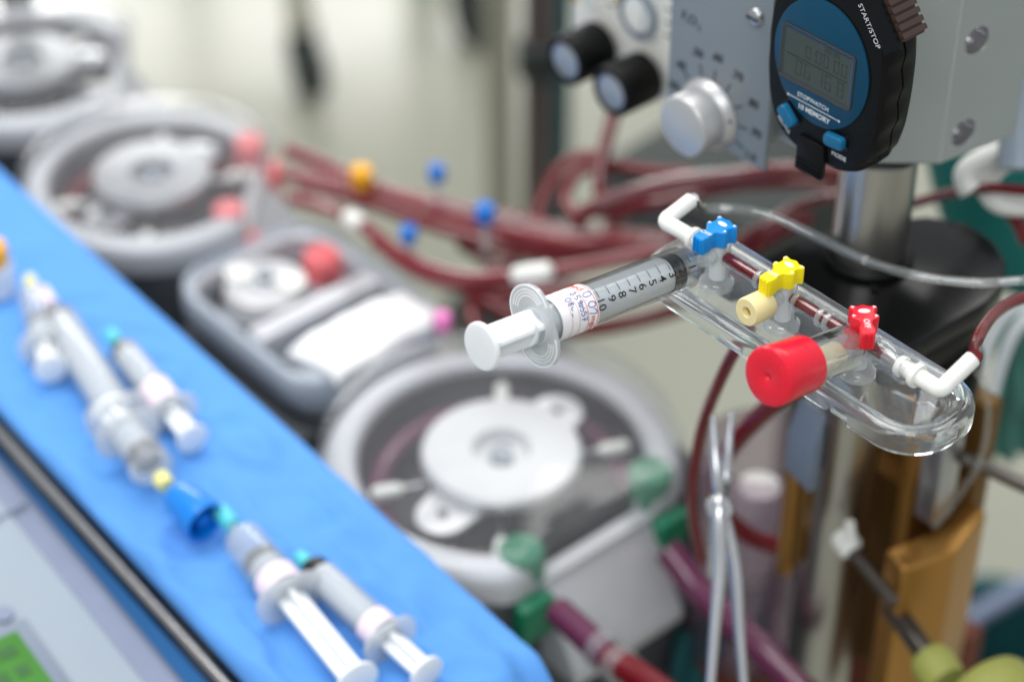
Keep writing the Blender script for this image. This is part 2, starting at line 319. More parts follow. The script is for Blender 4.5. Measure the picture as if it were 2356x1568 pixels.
# small pump in a rounded rectangular tub, second in the row
def small_pump():
    p = thing('roller_pump', 'small pump in rounded rectangular clear tub with white pad on it', 'pump', w(-.834, .571, .743), 0, 'roller pumps in a row')
    out = rr(0, 0, 136, 102, 24, 8); inn = rr(0, 0, 122, 88, 18, 8)
    MB().loft([[(x, y, h) for x, y in l] for l, h in ((out, -18), (out, -2), (rr(0, 0, 132, 98, 22, 8), .5), (rr(0, 0, 126, 92, 19, 8), .5), (inn, -2), (inn, -24), (rr(0, 0, 124, 90, 18, 8), -25), (rr(0, 0, 130, 96, 21, 8), -18))], closed=True).build('tub_rim', 'pump_ring', p)
    MB().prism(inn, -28, -24).build('tub_floor', 'rotor', p)
    MB().loft([[(x, y, h) for x, y in rr(0, 0, 136 + e, 102 + e, 25, 8)] for e, h in ((1, -18), (3, -16), (4, -3), (2, 4), (-4, 6))], True, False).build('clear_tub', 'milk_blue', p)
    c = (-38, -4)
    MB().ring([(38 * math.cos(R(a)) * .8 + c[0] + 6, 38 * math.sin(R(a)) + c[1]) for a in range(0, 360, 8)], [(36 * math.cos(R(a)) * .8 + c[0] + 6, 34 * math.sin(R(a)) + c[1]) for a in range(0, 360, 8)], -24, -10).build('well_ring', 'drum', p)
    r = MB().lathe([(0, -24), (25, -24), (25, -8), (23.5, -5), (10, -5), (8, -1), (0, -1)], (*c, 0), n=40).build('rotor', 'rotor', p)
    MB().lathe([(0, -.9), (6, -.9), (5, 3), (0, 3)], (*c, 0), n=20).build('hub_knob', 'mirror', r)
    for q in (1, -1): MB().lathe([(0, 0), (8, 0), (8, 5), (0, 5)], (c[0] + 14 * q, c[1] + 9 * q, -4.8), n=20).build('roller_cap', 'white_plastic', r)
    o = MB().lathe([(0, -22), (11.5, -22), (11.5, -3), (10, -1), (0, -1)], (-36, 36, 0), n=28).build('tube_clamp', 'red_clamp', p)
    MB().box(-2, 13, -43, 44, -10, 3).build('cross_bar', 'pump_ring', p, bevel=3)
    MB().box(22, 60, -40, -34, -20, -6).build('tub_divider', 'pump_floor', p, bevel=2)
    MB().box(-64, 66, -88, 52, -320, -29).build('base_cabinet', 'console_dark', p, bevel=5)
    return p
small_pump()
# white pad lying over the small pump
def pad():
    n, m = 22, 18; vs = []; fs = []
    P = [pz(655, 795, .752), pz(940, 655, .752), pz(1035, 710, .752), pz(775, 868, .752)]
    for i in range(n):
        for j in range(m):
            a, c = i / (n - 1), j / (m - 1); p = P[0].lerp(P[1], a).lerp(P[3].lerp(P[2], a), c)
            h = .004 * noise.noise(p * 26) + .003 * noise.noise(p * 70) - .014 * max(0, abs(c - .5) * 2 - .8) * 5 * .3 - .012 * max(0, abs(a - .5) * 2 - .85) * 3
            vs.append((p + Z * (h + .002) - P[0]) * 1000)
    top = len(vs); vs += [v - Vector((0, 0, 3)) for v in vs]
    q = lambda i, j: i * m + j
    for i in range(n - 1):
        for j in range(m - 1):
            f = (q(i, j), q(i + 1, j), q(i + 1, j + 1), q(i, j + 1)); fs += [f, tuple(k + top for k in f[::-1])]
    rim = [q(i, 0) for i in range(n)] + [q(n - 1, j) for j in range(1, m)] + [q(i, m - 1) for i in range(n - 2, -1, -1)] + [q(0, j) for j in range(m - 2, 0, -1)]
    for k, a in enumerate(rim): c = rim[(k + 1) % len(rim)]; fs.append((a, a + top, c + top, c))
    o = MB().add(vs, fs).build('gauze_pad', 'white_matt'); o.location = P[0]; tag(o, 'bright white folded pad lying on the small pump', 'pad')
pad()
def cap(name, m, x, y, d, r, label, group=None, axis=(0, 0, 1), L=None, stem=22):
    c = thing(name, label, 'cap', pd(x, y, d), 0, group); L = L or r * 1.9
    MB().lathe([(0, -L / 2), (r * .94, -L / 2), (r, -L / 2 + 1), (r, L / 2 - 1.5), (r * .8, L / 2), (0, L / 2)], n=24, axis=axis, wob=lambda k, h: 1 + .03 * (k % 2)).build('knurled_cap', m, c)
    MB().cyl(Vector(axis) * (-L / 2 - stem), Vector(axis) * (-L / 2), r * .45, n=14).build('stem', 'collar', c)
cap('port_cap', 'cap_yellow', 832, 406, 1.31, 6.4, 'orange yellow cap standing on the red tubing', 'coloured port caps on the tubing')
cap('port_cap', 'cap_blue', 1005, 398, 1.30, 5.0, 'pale blue cap raised highest above the tubing', 'coloured port caps on the tubing')
cap('port_cap', 'cap_blue', 1116, 490, 1.24, 5.6, 'darker blue cap sitting on the thick red tubes', 'coloured port caps on the tubing')
cap('port_cap', 'cap_blue', 940, 538, 1.24, 4.8, 'bright blue cap above the lower red tube', 'coloured port caps on the tubing')
cap('port_cap', 'pink', 1018, 738, 1.2, 5, 'pink cap at the right edge of the white pad', stem=12)

# ------------------------------------------------------------------ tubing in the background
def T(m, pts, r, label, name='blood_tube', group='blood filled tubes behind the syringe', n=12): return world_tube(name, m, [pd(*p) for p in pts], r * (.84 if group and r > 4 else 1), label, 'tube', group, n)
T('pink_line', [(662, 345, 1.36), (770, 390, 1.34), (900, 448, 1.31), (1100, 520, 1.27), (1300, 558, 1.24), (1480, 566, 1.22), (1700, 600, 1.2)], 5.6, 'upper dark red tube running from the clamp pump under the yellow cap')
T('pink_line', [(655, 400, 1.34), (760, 415, 1.33), (880, 440, 1.32), (1010, 470, 1.3), (1150, 500, 1.28), (1300, 530, 1.26), (1450, 545, 1.24), (1600, 548, 1.24)], 5.5, 'pinkish red tube beside the raised pale blue cap')
T('blood', [(690, 425, 1.33), (840, 462, 1.31), (1000, 520, 1.28), (1180, 570, 1.26), (1340, 590, 1.24), (1520, 580, 1.23), (1760, 560, 1.22)], 5.2, 'bright red tube under the darker blue cap')
T('pink_line', [(668, 455, 1.33), (750, 478, 1.31), (800, 500, 1.29)], 5.2, 'short reddish tube end left of the clear joint')
T('pink_line', [(830, 515, 1.27), (900, 570, 1.25), (980, 615, 1.23), (1080, 640, 1.21), (1180, 636, 1.19)], 5.0, 'lower red tube curving under the bright blue cap')
T('pink_line', [(1270, 625, 1.18), (1360, 608, 1.17), (1470, 588, 1.16), (1560, 580, 1.15)], 4.4, 'pinkish tube right of the white joint')
T('blood', [(900, 590, 1.26), (1000, 645, 1.24), (1100, 660, 1.22), (1220, 668, 1.2), (1380, 660, 1.2), (1520, 640, 1.2)], 5.0, 'red tube passing just beneath the white joint')
T('dark_blood', [(1190, 585, 1.3), (1120, 640, 1.28), (1085, 720, 1.26), (1130, 800, 1.25), (1210, 830, 1.25)], 5.4, 'dark red tube bending down behind the plunger')
T('dark_blood', [(1040, 640, 1.27), (1130, 700, 1.26), (1230, 745, 1.25), (1330, 760, 1.25), (1480, 735, 1.25), (1620, 690, 1.24), (1760, 620, 1.23)], 5.4, 'dark red tube dropping behind the syringe barrel')
T('blood', [(1428, 200, 1.25), (1405, 290, 1.25), (1385, 370, 1.25), (1380, 440, 1.25), (1400, 500, 1.25)], 5.0, 'red tube hanging straight down from the flow meter knobs')
T('dark_blood', [(1225, 560, 1.3), (1245, 470, 1.3), (1285, 395, 1.3), (1335, 362, 1.3), (1375, 365, 1.3)], 5.2, 'red tube arching beside the dark post')
T('blood', [(1330, 500, 1.22), (1400, 462, 1.2), (1520, 430, 1.18), (1680, 408, 1.16), (1820, 392, 1.14), (1960, 402, 1.14)], 5.6, 'thick red tube running below the silver dial box')
T('dark_blood', [(1335, 485, 1.24), (1440, 480, 1.22), (1560, 452, 1.2), (1700, 425, 1.18), (1900, 415, 1.17)], 5.0, 'darker red tube lying under the thick red tube')
T('dark_blood', [(1860, 500, 1.15), (1780, 540, 1.17), (1660, 600, 1.19), (1560, 640, 1.2)], 5.2, 'dark red tube slanting down left of the pole')
T('pink_line', [(1310, 545, 1.25), (1420, 540, 1.23), (1520, 545, 1.22), (1700, 575, 1.2)], 4.5, 'pale reddish tube merging behind the left elbow')
T('dark_blood', [(690, 360, 1.37), (820, 418, 1.35), (980, 470, 1.33), (1180, 530, 1.3), (1400, 560, 1.28)], 2.6, 'thin dark line along the top of the tube bundle')
T('clear_tube', [(980, 470, 1.29), (1100, 490, 1.27), (1250, 525, 1.25), (1420, 545, 1.23), (1540, 560, 1.21)], 4.2, 'clear empty tube lying over the red bundle')
T('dark_blood', [(860, 560, 1.25), (960, 625, 1.23), (1090, 668, 1.21), (1250, 690, 1.19), (1420, 690, 1.18)], 2.8, 'thin dark red line under the curved lower tube')
T('blood', [(1560, 640, 1.16), (1660, 575, 1.17), (1760, 520, 1.18), (1850, 470, 1.18), (1960, 440, 1.18)], 3.4, 'red line climbing behind the left elbow towards the pole')
T('dark_blood', [(1340, 520, 1.24), (1300, 460, 1.25), (1330, 400, 1.26), (1400, 380, 1.26), (1500, 395, 1.25), (1600, 400, 1.24)], 3.6, 'dark red loop between the dark post and thick red tube')
T('blood', [(1500, 470, 1.2), (1620, 445, 1.18), (1760, 420, 1.16), (1930, 425, 1.15)], 3.0, 'thin red line below the dial box')
T('clear_tube', [(1380, 470, 1.2), (1500, 425, 1.18), (1640, 402, 1.16), (1760, 396, 1.15)], 3.6, 'clear tube glinting over the thick red tube')
T('dark_blood', [(1060, 560, 1.32), (1150, 610, 1.3), (1240, 625, 1.29), (1360, 560, 1.28), (1430, 500, 1.27)], 4.0, 'dark red loop behind the white joint')
def joint(x0, y0, x1, y1, d0, d1, r, label):
    a, c = pd(x0, y0, d0), pd(x1, y1, d1); o = MB().lathe([(0, 0), (r * .8, 0), (r, 2), (r, (c - a).length * 1000 - 2), (r * .8, (c - a).length * 1000), (0, (c - a).length * 1000)], (0, 0, 0), c - a, 20).build('tube_joint', 'white_plastic')
    o.location = a; tag(o, label, 'connector', 'white tube joints')
joint(1182, 634, 1268, 622, 1.18, 1.17, 5.2, 'white tube joint left of the syringe barrel')
joint(800, 500, 832, 516, 1.28, 1.265, 5.2, 'whitish tube joint above the red clamp of small pump')

# ------------------------------------------------------------------ instrument tray, drape, shelf and control console (left front)
def tray():
    e0, e1 = Vector(st(pz(0, 380, .80))), Vector(st(pz(1283, 1535, .80))); l0, l1 = Vector(st(pz(0, 915, .80))), Vector(st(pz(600, 1568, .80)))
    re = lambda s: e0.y + (s - e0.x) * (e1.y - e0.y) / (e1.x - e0.x); le = lambda s: l0.y + (s - l0.x) * (l1.y - l0.y) / (l1.x - l0.x)
    s0, s1 = -1.16, -.4855; org = w(s1, .4, .80)
    t = thing('instrument_tray', 'steel tray with a polished rail under the blue drape', 'tray', w(-.8, .41, .79), 0)
    upd()
    L = lambda p: local(p, t)
    poly = [w(s1 - .012, re(s1) - .006, .789), w(s0, re(s0) - .006, .789), w(s0, le(s0) + .005, .789), w(s1 - .012, le(s1) + .005, .789)]
    MB().loft([[L(p + Z * h) for p in poly] for h in (-.012, .004)]).build('tray_pan', 'steel', t, bevel=2)
    MB().tube([L(w(s, le(s) - .0065, .786)) for s in (s0, -.9, -.7, s1)], 2.7, 18, 1).build('rail', 'steel', t)
    for s in (-.95, -.56): MB().cyl(L(w(s, .41, .02)), L(w(s, .41, .778)), 14).build('leg', 'steel', t)
    # drape
    n, m = 170, 46; vs = []; fs = []
    for i in range(n):
        s = s0 + (s1 - s0) * i / (n - 1)
        for j in range(m):
            q = j / (m - 1); a, c = le(s), re(s)
            tt = a + (c - a) * min(1, max(0, (q - .06) / .88)); z = .7965
            if q < .06: tt = a - .002; z -= (.06 - q) / .06 * .007
            if q > .94: tt = c + .001; z -= (q - .94) / .06 * .022
            ss = s + (0 if i < n - 1 else .004 * noise.noise(Vector((q * 14, 3, 1)))); p = Vector((ss * 1.0, tt, 0))
            near = max(0, min(1, (s + .93) / .3))
            h = .0022 * noise.noise(Vector((s * 9 + tt * 14, tt * 22, .3))) + near * (.0065 * abs(noise.noise(Vector((s * 20 + tt * 9, tt * 34 - s * 8, 4)))) + .0022 * noise.noise(Vector((s * 60, tt * 70, 2))))
            cr = noise.noise(Vector((s * 13 + tt * 21, tt * 30 - s * 16, 9))); h += (.35 + .65 * near) * .008 * max(0, 1 - abs(cr) * 8) * (.4 + .6 * noise.noise(Vector((s * 8, tt * 8, 1))) ** 2)
            h *= min(1, max(.15, (.95 - q) * 7))
            if 0.06 <= q <= .94: z += h + .0012 * math.exp(-((q - .93) / .03) ** 2)
            if i > n - 5: z -= .002 * (i - n + 5) ** 1.5
            vs.append((w(ss, tt, z) - org) * 1000)
    for i in range(n - 1):
        for j in range(m - 1): fs.append((i * m + j, (i + 1) * m + j, (i + 1) * m + j + 1, i * m + j + 1))
    o = MB().add(vs, fs).build('blue_drape', 'drape', ang=180); o.location = org; tag(o, 'bright blue crumpled sterile drape covering the instrument tray', 'drape')
    sm = o.modifiers.new('thickness', 'SOLIDIFY'); sm.thickness = .0006
tray()
def console():
    t = thing('control_console', 'pale grey control console with a green display in bottom left corner', 'console', w(-.8, .25, .40)); upd(); L = lambda p: local(p, t)
    e0, e1 = Vector(st(pz(0, 1040, .78))), Vector(st(pz(440, 1568, .78))); ed = lambda s: e0.y + (s - e0.x) * (e1.y - e0.y) / (e1.x - e0.x)
    s0, s1 = -1.05, -.50
    def sheet(inset, z0, z1, tl=.13): return [[L(w(s, tt, z)) for s, tt in ((s0 + inset, tl), (s1 - inset, tl), (s1 - inset, ed(s1) - inset), (s0 + inset, ed(s0) - inset))] for z in (z0, z1)]
    MB().loft(sheet(0, .02, .778)).build('body', 'console_edge', t, bevel=6, seg=3)
    MB().loft(sheet(.016, .776, .7805)).build('top_panel', 'console_light', t, bevel=1.5)
    a, c = pz(0, 1190, .781), pz(62, 1152, .781); d = (c - a).normalized()
    MB().tube([L(a - d * .1), L(c)], 1.2, 8, 1).build('panel_seam', 'console_edge', t)
    P = [pz(48, 1447, .781), pz(150, 1590, .781)]; dx = (P[1] - P[0]).normalized(); dy = Vector((dx.y, -dx.x, 0)); dy = dy if dy.x < 0 else -dy
    q = lambda a, c, z=.781: L(P[0] + dx * a + dy * c + Z * (z - P[0].z))
    f = MB().loft([[q(-.004, -.004, z), q(.075, -.004, z), q(.075, .12, z), q(-.004, .12, z)] for z in (.779, .784)]).build('display_frame', 'slate', t, bevel=1)
    MB().loft([[q(.003, .003, z), q(.068, .003, z), q(.068, .112, z), q(.003, .112, z)] for z in (.7835, .7846)]).build('display', 'lcd_green', f)
    bars = MB()
    for r_ in range(4):
        for k in range(7):
            x0, y0 = .010 + r_ * .014, .008 + k * .0095; ln = random.choice((.006, .008, .005))
            bars.loft([[q(x0, y0, z), q(x0 + .007, y0, z), q(x0 + .007, y0 + ln, z), q(x0, y0 + ln, z)] for z in (.7846, .7849)])
    bars.build('display_characters', 'lcd_green_ink', f)
    MB().lathe([(0, 0), (5, 0), (5, 1.5), (0, 1.5)], L(pz(8, 1415, .781)), n=18).build('key', 'console_edge', t)
    # lower shelf between console and tray
    s = thing('equipment_shelf', 'dark blue glossy shelf strip between console and tray', 'shelf', w(-.8, .35, .72)); upd()
    MB().loft([[local(w(a, b_, z), s) for a, b_ in ((-1.05, ed(-1.05) - .02), (-.5, ed(-.5) - .02), (-.5, .343), (-1.05, .375))] for z in (.70, .764)]).build('shelf_board', 'shelf_blue', s, bevel=3)
    for x in (-1.0, -.55): MB().box((x + .8) * 1000 - 9, (x + .8) * 1000 + 9, -2, 16, -720, -20).build('leg', 'steel', s, bevel=2)
console()

# ------------------------------------------------------------------ loose syringes on the drape
def loose_syringe(a, c, rad, stopf, labelf, flangef, capm, label, tip=.16, z=.80, body='loose_barrel', zoff=0):
    p0, p1 = pz(*a, z + rad * .001 + zoff), pz(*c, z + rad * .001 + zoff); ax = (p1 - p0); L = ax.length * 1000; ax.normalize()
    y = Z.cross(ax).normalized(); x = y.cross(ax)
    o = thing('syringe', label, 'syringe', p0, 0, 'loose syringes on the blue drape', axes=(x, y, ax))
    fl = L * flangef; t0 = L * tip * .6; tb = L * tip
    MB().lathe([(0, t0), (rad * .3, t0), (rad * .32, tb), (rad * .9, tb + 2), (rad, tb + 4), (rad, fl), (rad * .86, fl), (rad * .86, tb + 4), (rad * .3, tb + 2)], n=26).build('barrel', body, o)
    MB().loft([[(cx * rad, cy * rad, h) for cx, cy in rr(0, 0, 2.3, 3.3, 1.0, 6)] for h in (fl - 1, fl + 1)]).build('flange', 'flange', o)
    MB().lathe([(0, 0), (rad * .36, 0), (rad * .44, 2), (rad * .44, t0 + 1), (0, t0 + 2)], n=18).build('tip_cap', capm, o)
    sp = L * stopf; MB().lathe([(0, sp - 4), (rad * .6, sp - 3), (rad * .85, sp), (rad * .85, sp + 5), (0, sp + 5)], n=26).build('stopper', 'rubber', o)
    MB().lathe([(rad * .76, sp + 5.2), (rad * .82, sp + 5.2), (rad * .82, max(fl, sp + 8)), (rad * .76, max(fl, sp + 8))], n=26).build('plunger_sheath', 'milk_tube', o)
    pl = MB(); rw = rad * .62
    pl.box(-rw, rw, -1.2, 1.2, sp + 5, L - 2); pl.box(-1.2, 1.2, -rw, rw, sp + 5, L - 2); pl.build('plunger', 'milky', o)
    MB().lathe([(0, L - 2.4), (rad * .95, L - 2.4), (rad, L - 1.6), (rad, L - .4), (rad * .9, L), (0, L)], n=28).build('thumb_rest', 'milky', o)
    if labelf: MB().lathe([(rad + .15, L * labelf[0]), (rad + .35, L * labelf[0]), (rad + .35, L * labelf[1]), (rad + .15, L * labelf[1])], n=26).build('paper_label', 'label_pink', o)
    return o
loose_syringe((252, 765), (445, 1010), 8.2, .17, (.55, .72), .76, 'cap_cyan', 'small loose syringe with cyan cap near the upper drape end')
loose_syringe((95, 668), (345, 1075), 10, .17, None, .72, 'label_pink', 'large milky loose syringe beside the pale yellow cap, upper drape')
loose_syringe((385, 1118), (255, 945), 10, .35, None, .7, 'cap_pale_yellow', 'loose syringe with pale yellow cap touching the blue cup', zoff=.004)
loose_syringe((68, 640), (118, 850), 8.5, .5, None, .75, 'cap_pale_yellow', 'short loose syringe with pale yellow cap at left picture edge', zoff=.0)
loose_syringe((505, 1172), (825, 1568), 10, .31, (.42, .5), .53, 'cap_cyan', 'large loose syringe with drawn out plunger at bottom of drape')
loose_syringe((688, 1278), (985, 1550), 8.4, .12, (.58, .68), .72, 'cap_cyan', 'lower right loose syringe with cyan cap and pink label band')
def cup():
    p0, p1 = pz(405, 1135, .812), pz(478, 1205, .81); ax = (p1 - p0).normalized(); L = 30
    c = thing('blue_cup', 'bright blue plastic needle cap lying on the drape', 'cup', p0); upd(); q = lambda p: local(p, c)
    A = q(p1) - q(p0); A.normalize()
    MB().lathe([(0, 0), (7, 0), (8.5, 3), (10.5, 22), (10.5, 24), (9.2, 24), (7.5, 6), (0, 5)], (0, 0, 0), A, 30).build('shell', 'cup_blue', c)
    MB().lathe([(0, 6), (4.5, 6), (3.5, 23), (0, 24)], (0, 0, 0), A, 18).build('inner_core', 'cap_blue', c)
cup()
o = thing('medicine_bottle', 'orange capped small bottle cut by the left picture edge', 'bottle', pz(-8, 668, .80)); MB().lathe([(0, 0), (10, 0), (11, 1), (11, 16), (7, 19), (0, 19)], n=28).build('glass_body', 'milk_tube', o); MB().lathe([(0, 19.1), (9, 19.1), (9.4, 20), (9.4, 28), (8, 30), (0, 30)], n=28).build('cap', 'cap_yellow', o)

# ------------------------------------------------------------------ pole, block, dial box, flow meter
ps_, pt_ = -.488, .632
pole = thing('support_pole', 'polished vertical steel pole carrying the dial box and clamps', 'pole', w(ps_, pt_, 0))
MB().cyl((0, 0, 8), (0, 0, 991), 16.5, n=48).build('tube', 'pole_steel', pole)
MB().lathe([(0, 0), (70, 0), (70, 6), (24, 14), (17, 30), (0, 30)], n=40).build('foot', 'black_plastic', pole)
def block():
    o = thing('mounting_block', 'large grey aluminium block with two drilled holes behind the stopwatch', 'block', w(-.51, .66, .992))
    poly = [(-60, -55), (14, -55), (46.5, -19.4), (53, 23), (-60, 23)]
    # right hand face carries two blind holes: built as a prism with drilled pockets
    body = MB().prism(poly, 0, 150).build('body', 'alu', o, bevel=1.2, seg=2)
    return o
blk = block(); upd()
for ex_, ey_ in ((46.5, -19.4), (14, -55)): MB().cyl((ex_ - .35, ey_ + .25, 1.2), (ex_ - .35, ey_ + .25, 148), .62, n=10).build('edge_highlight', 'knob', blk)  # bright strips stand in for light catching the block's upright edges
def drill(body, centers, r, depth):
    bm = bmesh.new(); 
    for c, ax in centers:
        x, y, a = frame_from(ax); loops = []
        for h in (-depth, 4): loops.append([bm.verts.new((Vector(c) + a * h + (x * math.cos(2 * math.pi * k / 32) + y * math.sin(2 * math.pi * k / 32)) * r) * .001) for k in range(32)])
        for k in range(32): bm.faces.new((loops[0][k], loops[0][(k + 1) % 32], loops[1][(k + 1) % 32], loops[1][k]))
        bm.faces.new(loops[0][::-1]); bm.faces.new(loops[1])
    bmesh.ops.recalc_face_normals(bm, faces=bm.faces); me = bpy.data.meshes.new('cutter'); bm.to_mesh(me); bm.free(); me.materials.append(MATS['alu_cut'])
    co = bpy.data.objects.new('cutter', me); COL.objects.link(co); co.matrix_world = body.matrix_world
    md = body.modifiers.new('drill', 'BOOLEAN'); md.object = co; md.operation = 'DIFFERENCE'; md.solver = 'EXACT'; md.material_mode = 'TRANSFER'
    upd(); dg = bpy.context.evaluated_depsgraph_get(); nm = bpy.data.meshes.new_from_object(body.evaluated_get(dg)); body.modifiers.clear(); body.data = nm
    for pg in nm.polygons: pg.use_smooth = False
    bpy.data.objects.remove(co)
def on_right_face(x, y):                                       # where the view line meets the block's right face
    m = blk.matrix_world.inverted(); a = (m @ CP) * 1000; d = (m.to_3x3() @ ray(x, y)); n = Vector((42.4, -6.5, 0)).normalized(); p0 = Vector((46.5, -19.4, 0))
    k = (p0 - a).dot(n) / d.dot(n); return a + d * k, n
drill([c for c in blk.children if c.name.startswith('body')][0], [on_right_face(2247, 93), on_right_face(2216, 305)], 6.6, 16)
for hx, hy in ((2247, 93), (2216, 305)):
    c_, n_ = on_right_face(hx, hy); MB().lathe([(0, -8.6), (6.57, -8.6), (6.57, -.05), (6.25, -.05), (6.25, -8), (0, -8)], c_, n_, 40).build('bolt_hole', 'bore', blk); MB().lathe([(6.55, -.8), (7.1, .06), (6.9, .1), (6.5, -.6)], c_, n_, 36).build('hole_edge', 'knob', blk)

def dial_box():
    K = w(-.5494, .59, .9975); o = thing('dial_box', 'grey metal dial box with round silver knob and printed scale', 'control box', K)
    X, N, Zv = Vector((1, 0, 0)), Vector((0, -1, 0)), Vector((0, 0, 1))
    MB().box(-26, 33.5, 0, 2.4, -13, 150).build('front_panel', 'panel', o, bevel=.5)
    MB().box(-24, 25, 2.6, 46, -9, 150).build('case', 'alu', o, bevel=1)
    MB().box(-62, -26, 56, 60, -40, -30).build('bracket', 'tyre', o)
    k = MB().lathe([(0, .3), (16.6, .3), (16.4, 1.2), (14.2, 4.0), (13.8, 4.4), (13.8, 15.6), (13.2, 16.4), (12.4, 16.8), (0, 16.8)], (0, 0, 0), (0, -1, 0), 72).build('knob', 'knob', o)
    a = R(74); MB().cyl((15.4 * math.sin(a), -2.6, 15.4 * math.cos(a)), (15.4 * math.sin(a), -3.3, 15.4 * math.cos(a)), .7, n=10).build('pointer_dot', 'ink_black', k)
    for txt, a, r in (('.30', -80, 23), ('.40', -50, 24.5), ('.50', -19, 27.6), ('.60', 5, 29), ('.70', 30, 29.4), ('.80', 56, 29.6), ('.90', 83, 27.6), ('1.0', 110, 27)):
        a = R(a); MB().text(txt, 5.4, (r * math.sin(a), -.12, r * math.cos(a)), X, Zv, bold=.1).build('numeral', 'dial_ink', o, flat=True)
        e = Vector((math.sin(a), 0, math.cos(a))); f = Vector((math.cos(a), 0, -math.sin(a)))
        MB().loft([[e * 17.4 + f * s_ * .38 + Vector((0, h, 0)) for s_ in (-1, 1)] + [e * 22.4 + f * s_ * .38 + Vector((0, h, 0)) for s_ in (1, -1)] for h in (.02, -.15)]).build('tick', 'dial_ink', o, flat=True)
    MB().text('F,O', 6, (-15, -.12, 40), X, Zv).build('lettering', 'dial_ink', o, flat=True)
    MB().text('2', 3.6, (-9, -.12, 38), X, Zv).build('lettering', 'dial_ink', o, flat=True)
    p = Vector((22.8, 0, 57.3)); sc = MB().lathe([(0, 0), (4.2, 0), (4.2, .8), (3.4, 2), (1.8, 2.7), (0, 2.9)], p, N, 28).build('screw', 'satin', o)
    MB().box(p.x - 3.2, p.x + 3.2, -3.05, -2.5, p.z - .5, p.z + .5).build('slot', 'ink_black', sc)
    return o
dial_box()

def flow_meter():
    o = thing('flow_meter', 'clear flow meter block with two black knobs left of the dial box', 'flow meter', w(-.665, .65, .937))
    X, N, Zv = Vector((1, 0, 0)), Vector((0, -1, 0)), Vector((0, 0, 1))
    MB().box(-38, 72, 0, 34, 0, 190).build('block', 'flow_block', o, bevel=2)
    for kx, kz, nm in ((-13.6, 15.3, 0), (18.9, 12.7, 1)):
        k = MB().lathe([(0, 0), (6, 0), (6, 3), (12.2, 3.2), (12.9, 4), (12.9, 25), (12.2, 26.2), (9.8, 26.4), (9.4, 25.2), (0, 25.2)], (kx, 0, kz), N, 48, wob=lambda k, h: 1 + (.012 * (k % 2) if 4 < h < 25 else 0)).build('knob', 'black_plastic', o)
        MB().lathe([(0, 25.3), (9.2, 25.3), (8.8, 26.0), (4, 26.6), (0, 26.8)], (kx, 0, kz), N, 32).build('end_disc', 'mirror', k)
    for cx, m in ((-20, 'steel'), (20, 'steel'), (54, 'ochre')):
        MB().cyl((cx, -1.2, 34), (cx, -1.2, 190), 5.2, n=20).build('gauge_tube', m if m == 'ochre' else 'clear_tube', o)
        for q in range(14):
            MB().box(cx + 8, cx + (17 if q % 2 else 13), -.3, -.05, 38 + q * 7, 39.2 + q * 7).build('tick', 'dial_ink', o, flat=True)
    MB().lathe([(0, 0), (12.6, 0), (12.6, 2), (10, 2.4), (10, 1), (0, 1)], (10, 0, 42), N, 36).build('bezel_ring', 'slate', o)
    MB().lathe([(0, 1.1), (9.6, 1.1), (9, 2), (0, 2.2)], (10, 0, 42), N, 32).build('ring_face', 'white_plastic', o)
    for q, (x0, x1, z0, z1) in enumerate(((-38, -33, 30, 34), (-6, -3, 40, 190), (38, 41, 30, 190), (46, 70, 24, 34), (46, 66, 8, 14))): MB().box(x0, x1, -.5, -.06, z0, z1).build('coloured_strip', 'ochre', o)
    MB().box(40, 62, -1.2, -.06, 52, 66).build('inlet_plate', 'gold_dark', o)
    MB().box(-30, 66, 36, 44, 40, 180).build('rear_plate', 'teal_pale', o)
    return o
flow_meter()

# ------------------------------------------------------------------ stopwatch
def seg7(mb, ch, x, z, h, y0, y1, slant=.12):
    wd = h * .52; th = h * .11; on = {'0': 'abcdef', '1': 'bc', '2': 'abged', '3': 'abgcd', '4': 'fgbc', '5': 'afgcd', '6': 'afgedc', '7': 'abc', '8': 'abcdefg', '9': 'abcdfg'}
    R_ = {'a': (0, wd, h - th, h), 'd': (0, wd, 0, th), 'g': (0, wd, h / 2 - th / 2, h / 2 + th / 2), 'f': (0, th, h / 2, h), 'b': (wd - th, wd, h / 2, h), 'e': (0, th, 0, h / 2), 'c': (wd - th, wd, 0, h / 2)}
    if ch in ':.': mb.box(x + wd * .2, x + wd * .2 + th * 1.3, y0, y1, z, z + th * 1.3); (ch == ':') and mb.box(x + wd * .2, x + wd * .2 + th * 1.3, y0, y1, z + h * .6, z + h * .6 + th * 1.3); return wd * .55
    if ch == ' ': return wd * .55
    for q in on[ch]:
        x0, x1, z0, z1 = R_[q]; g = th * .18
        mb.box(x + x0 + g, x + x1 - g, y0, y1, z + z0 + g, z + z1 - g)
    return wd * 1.34
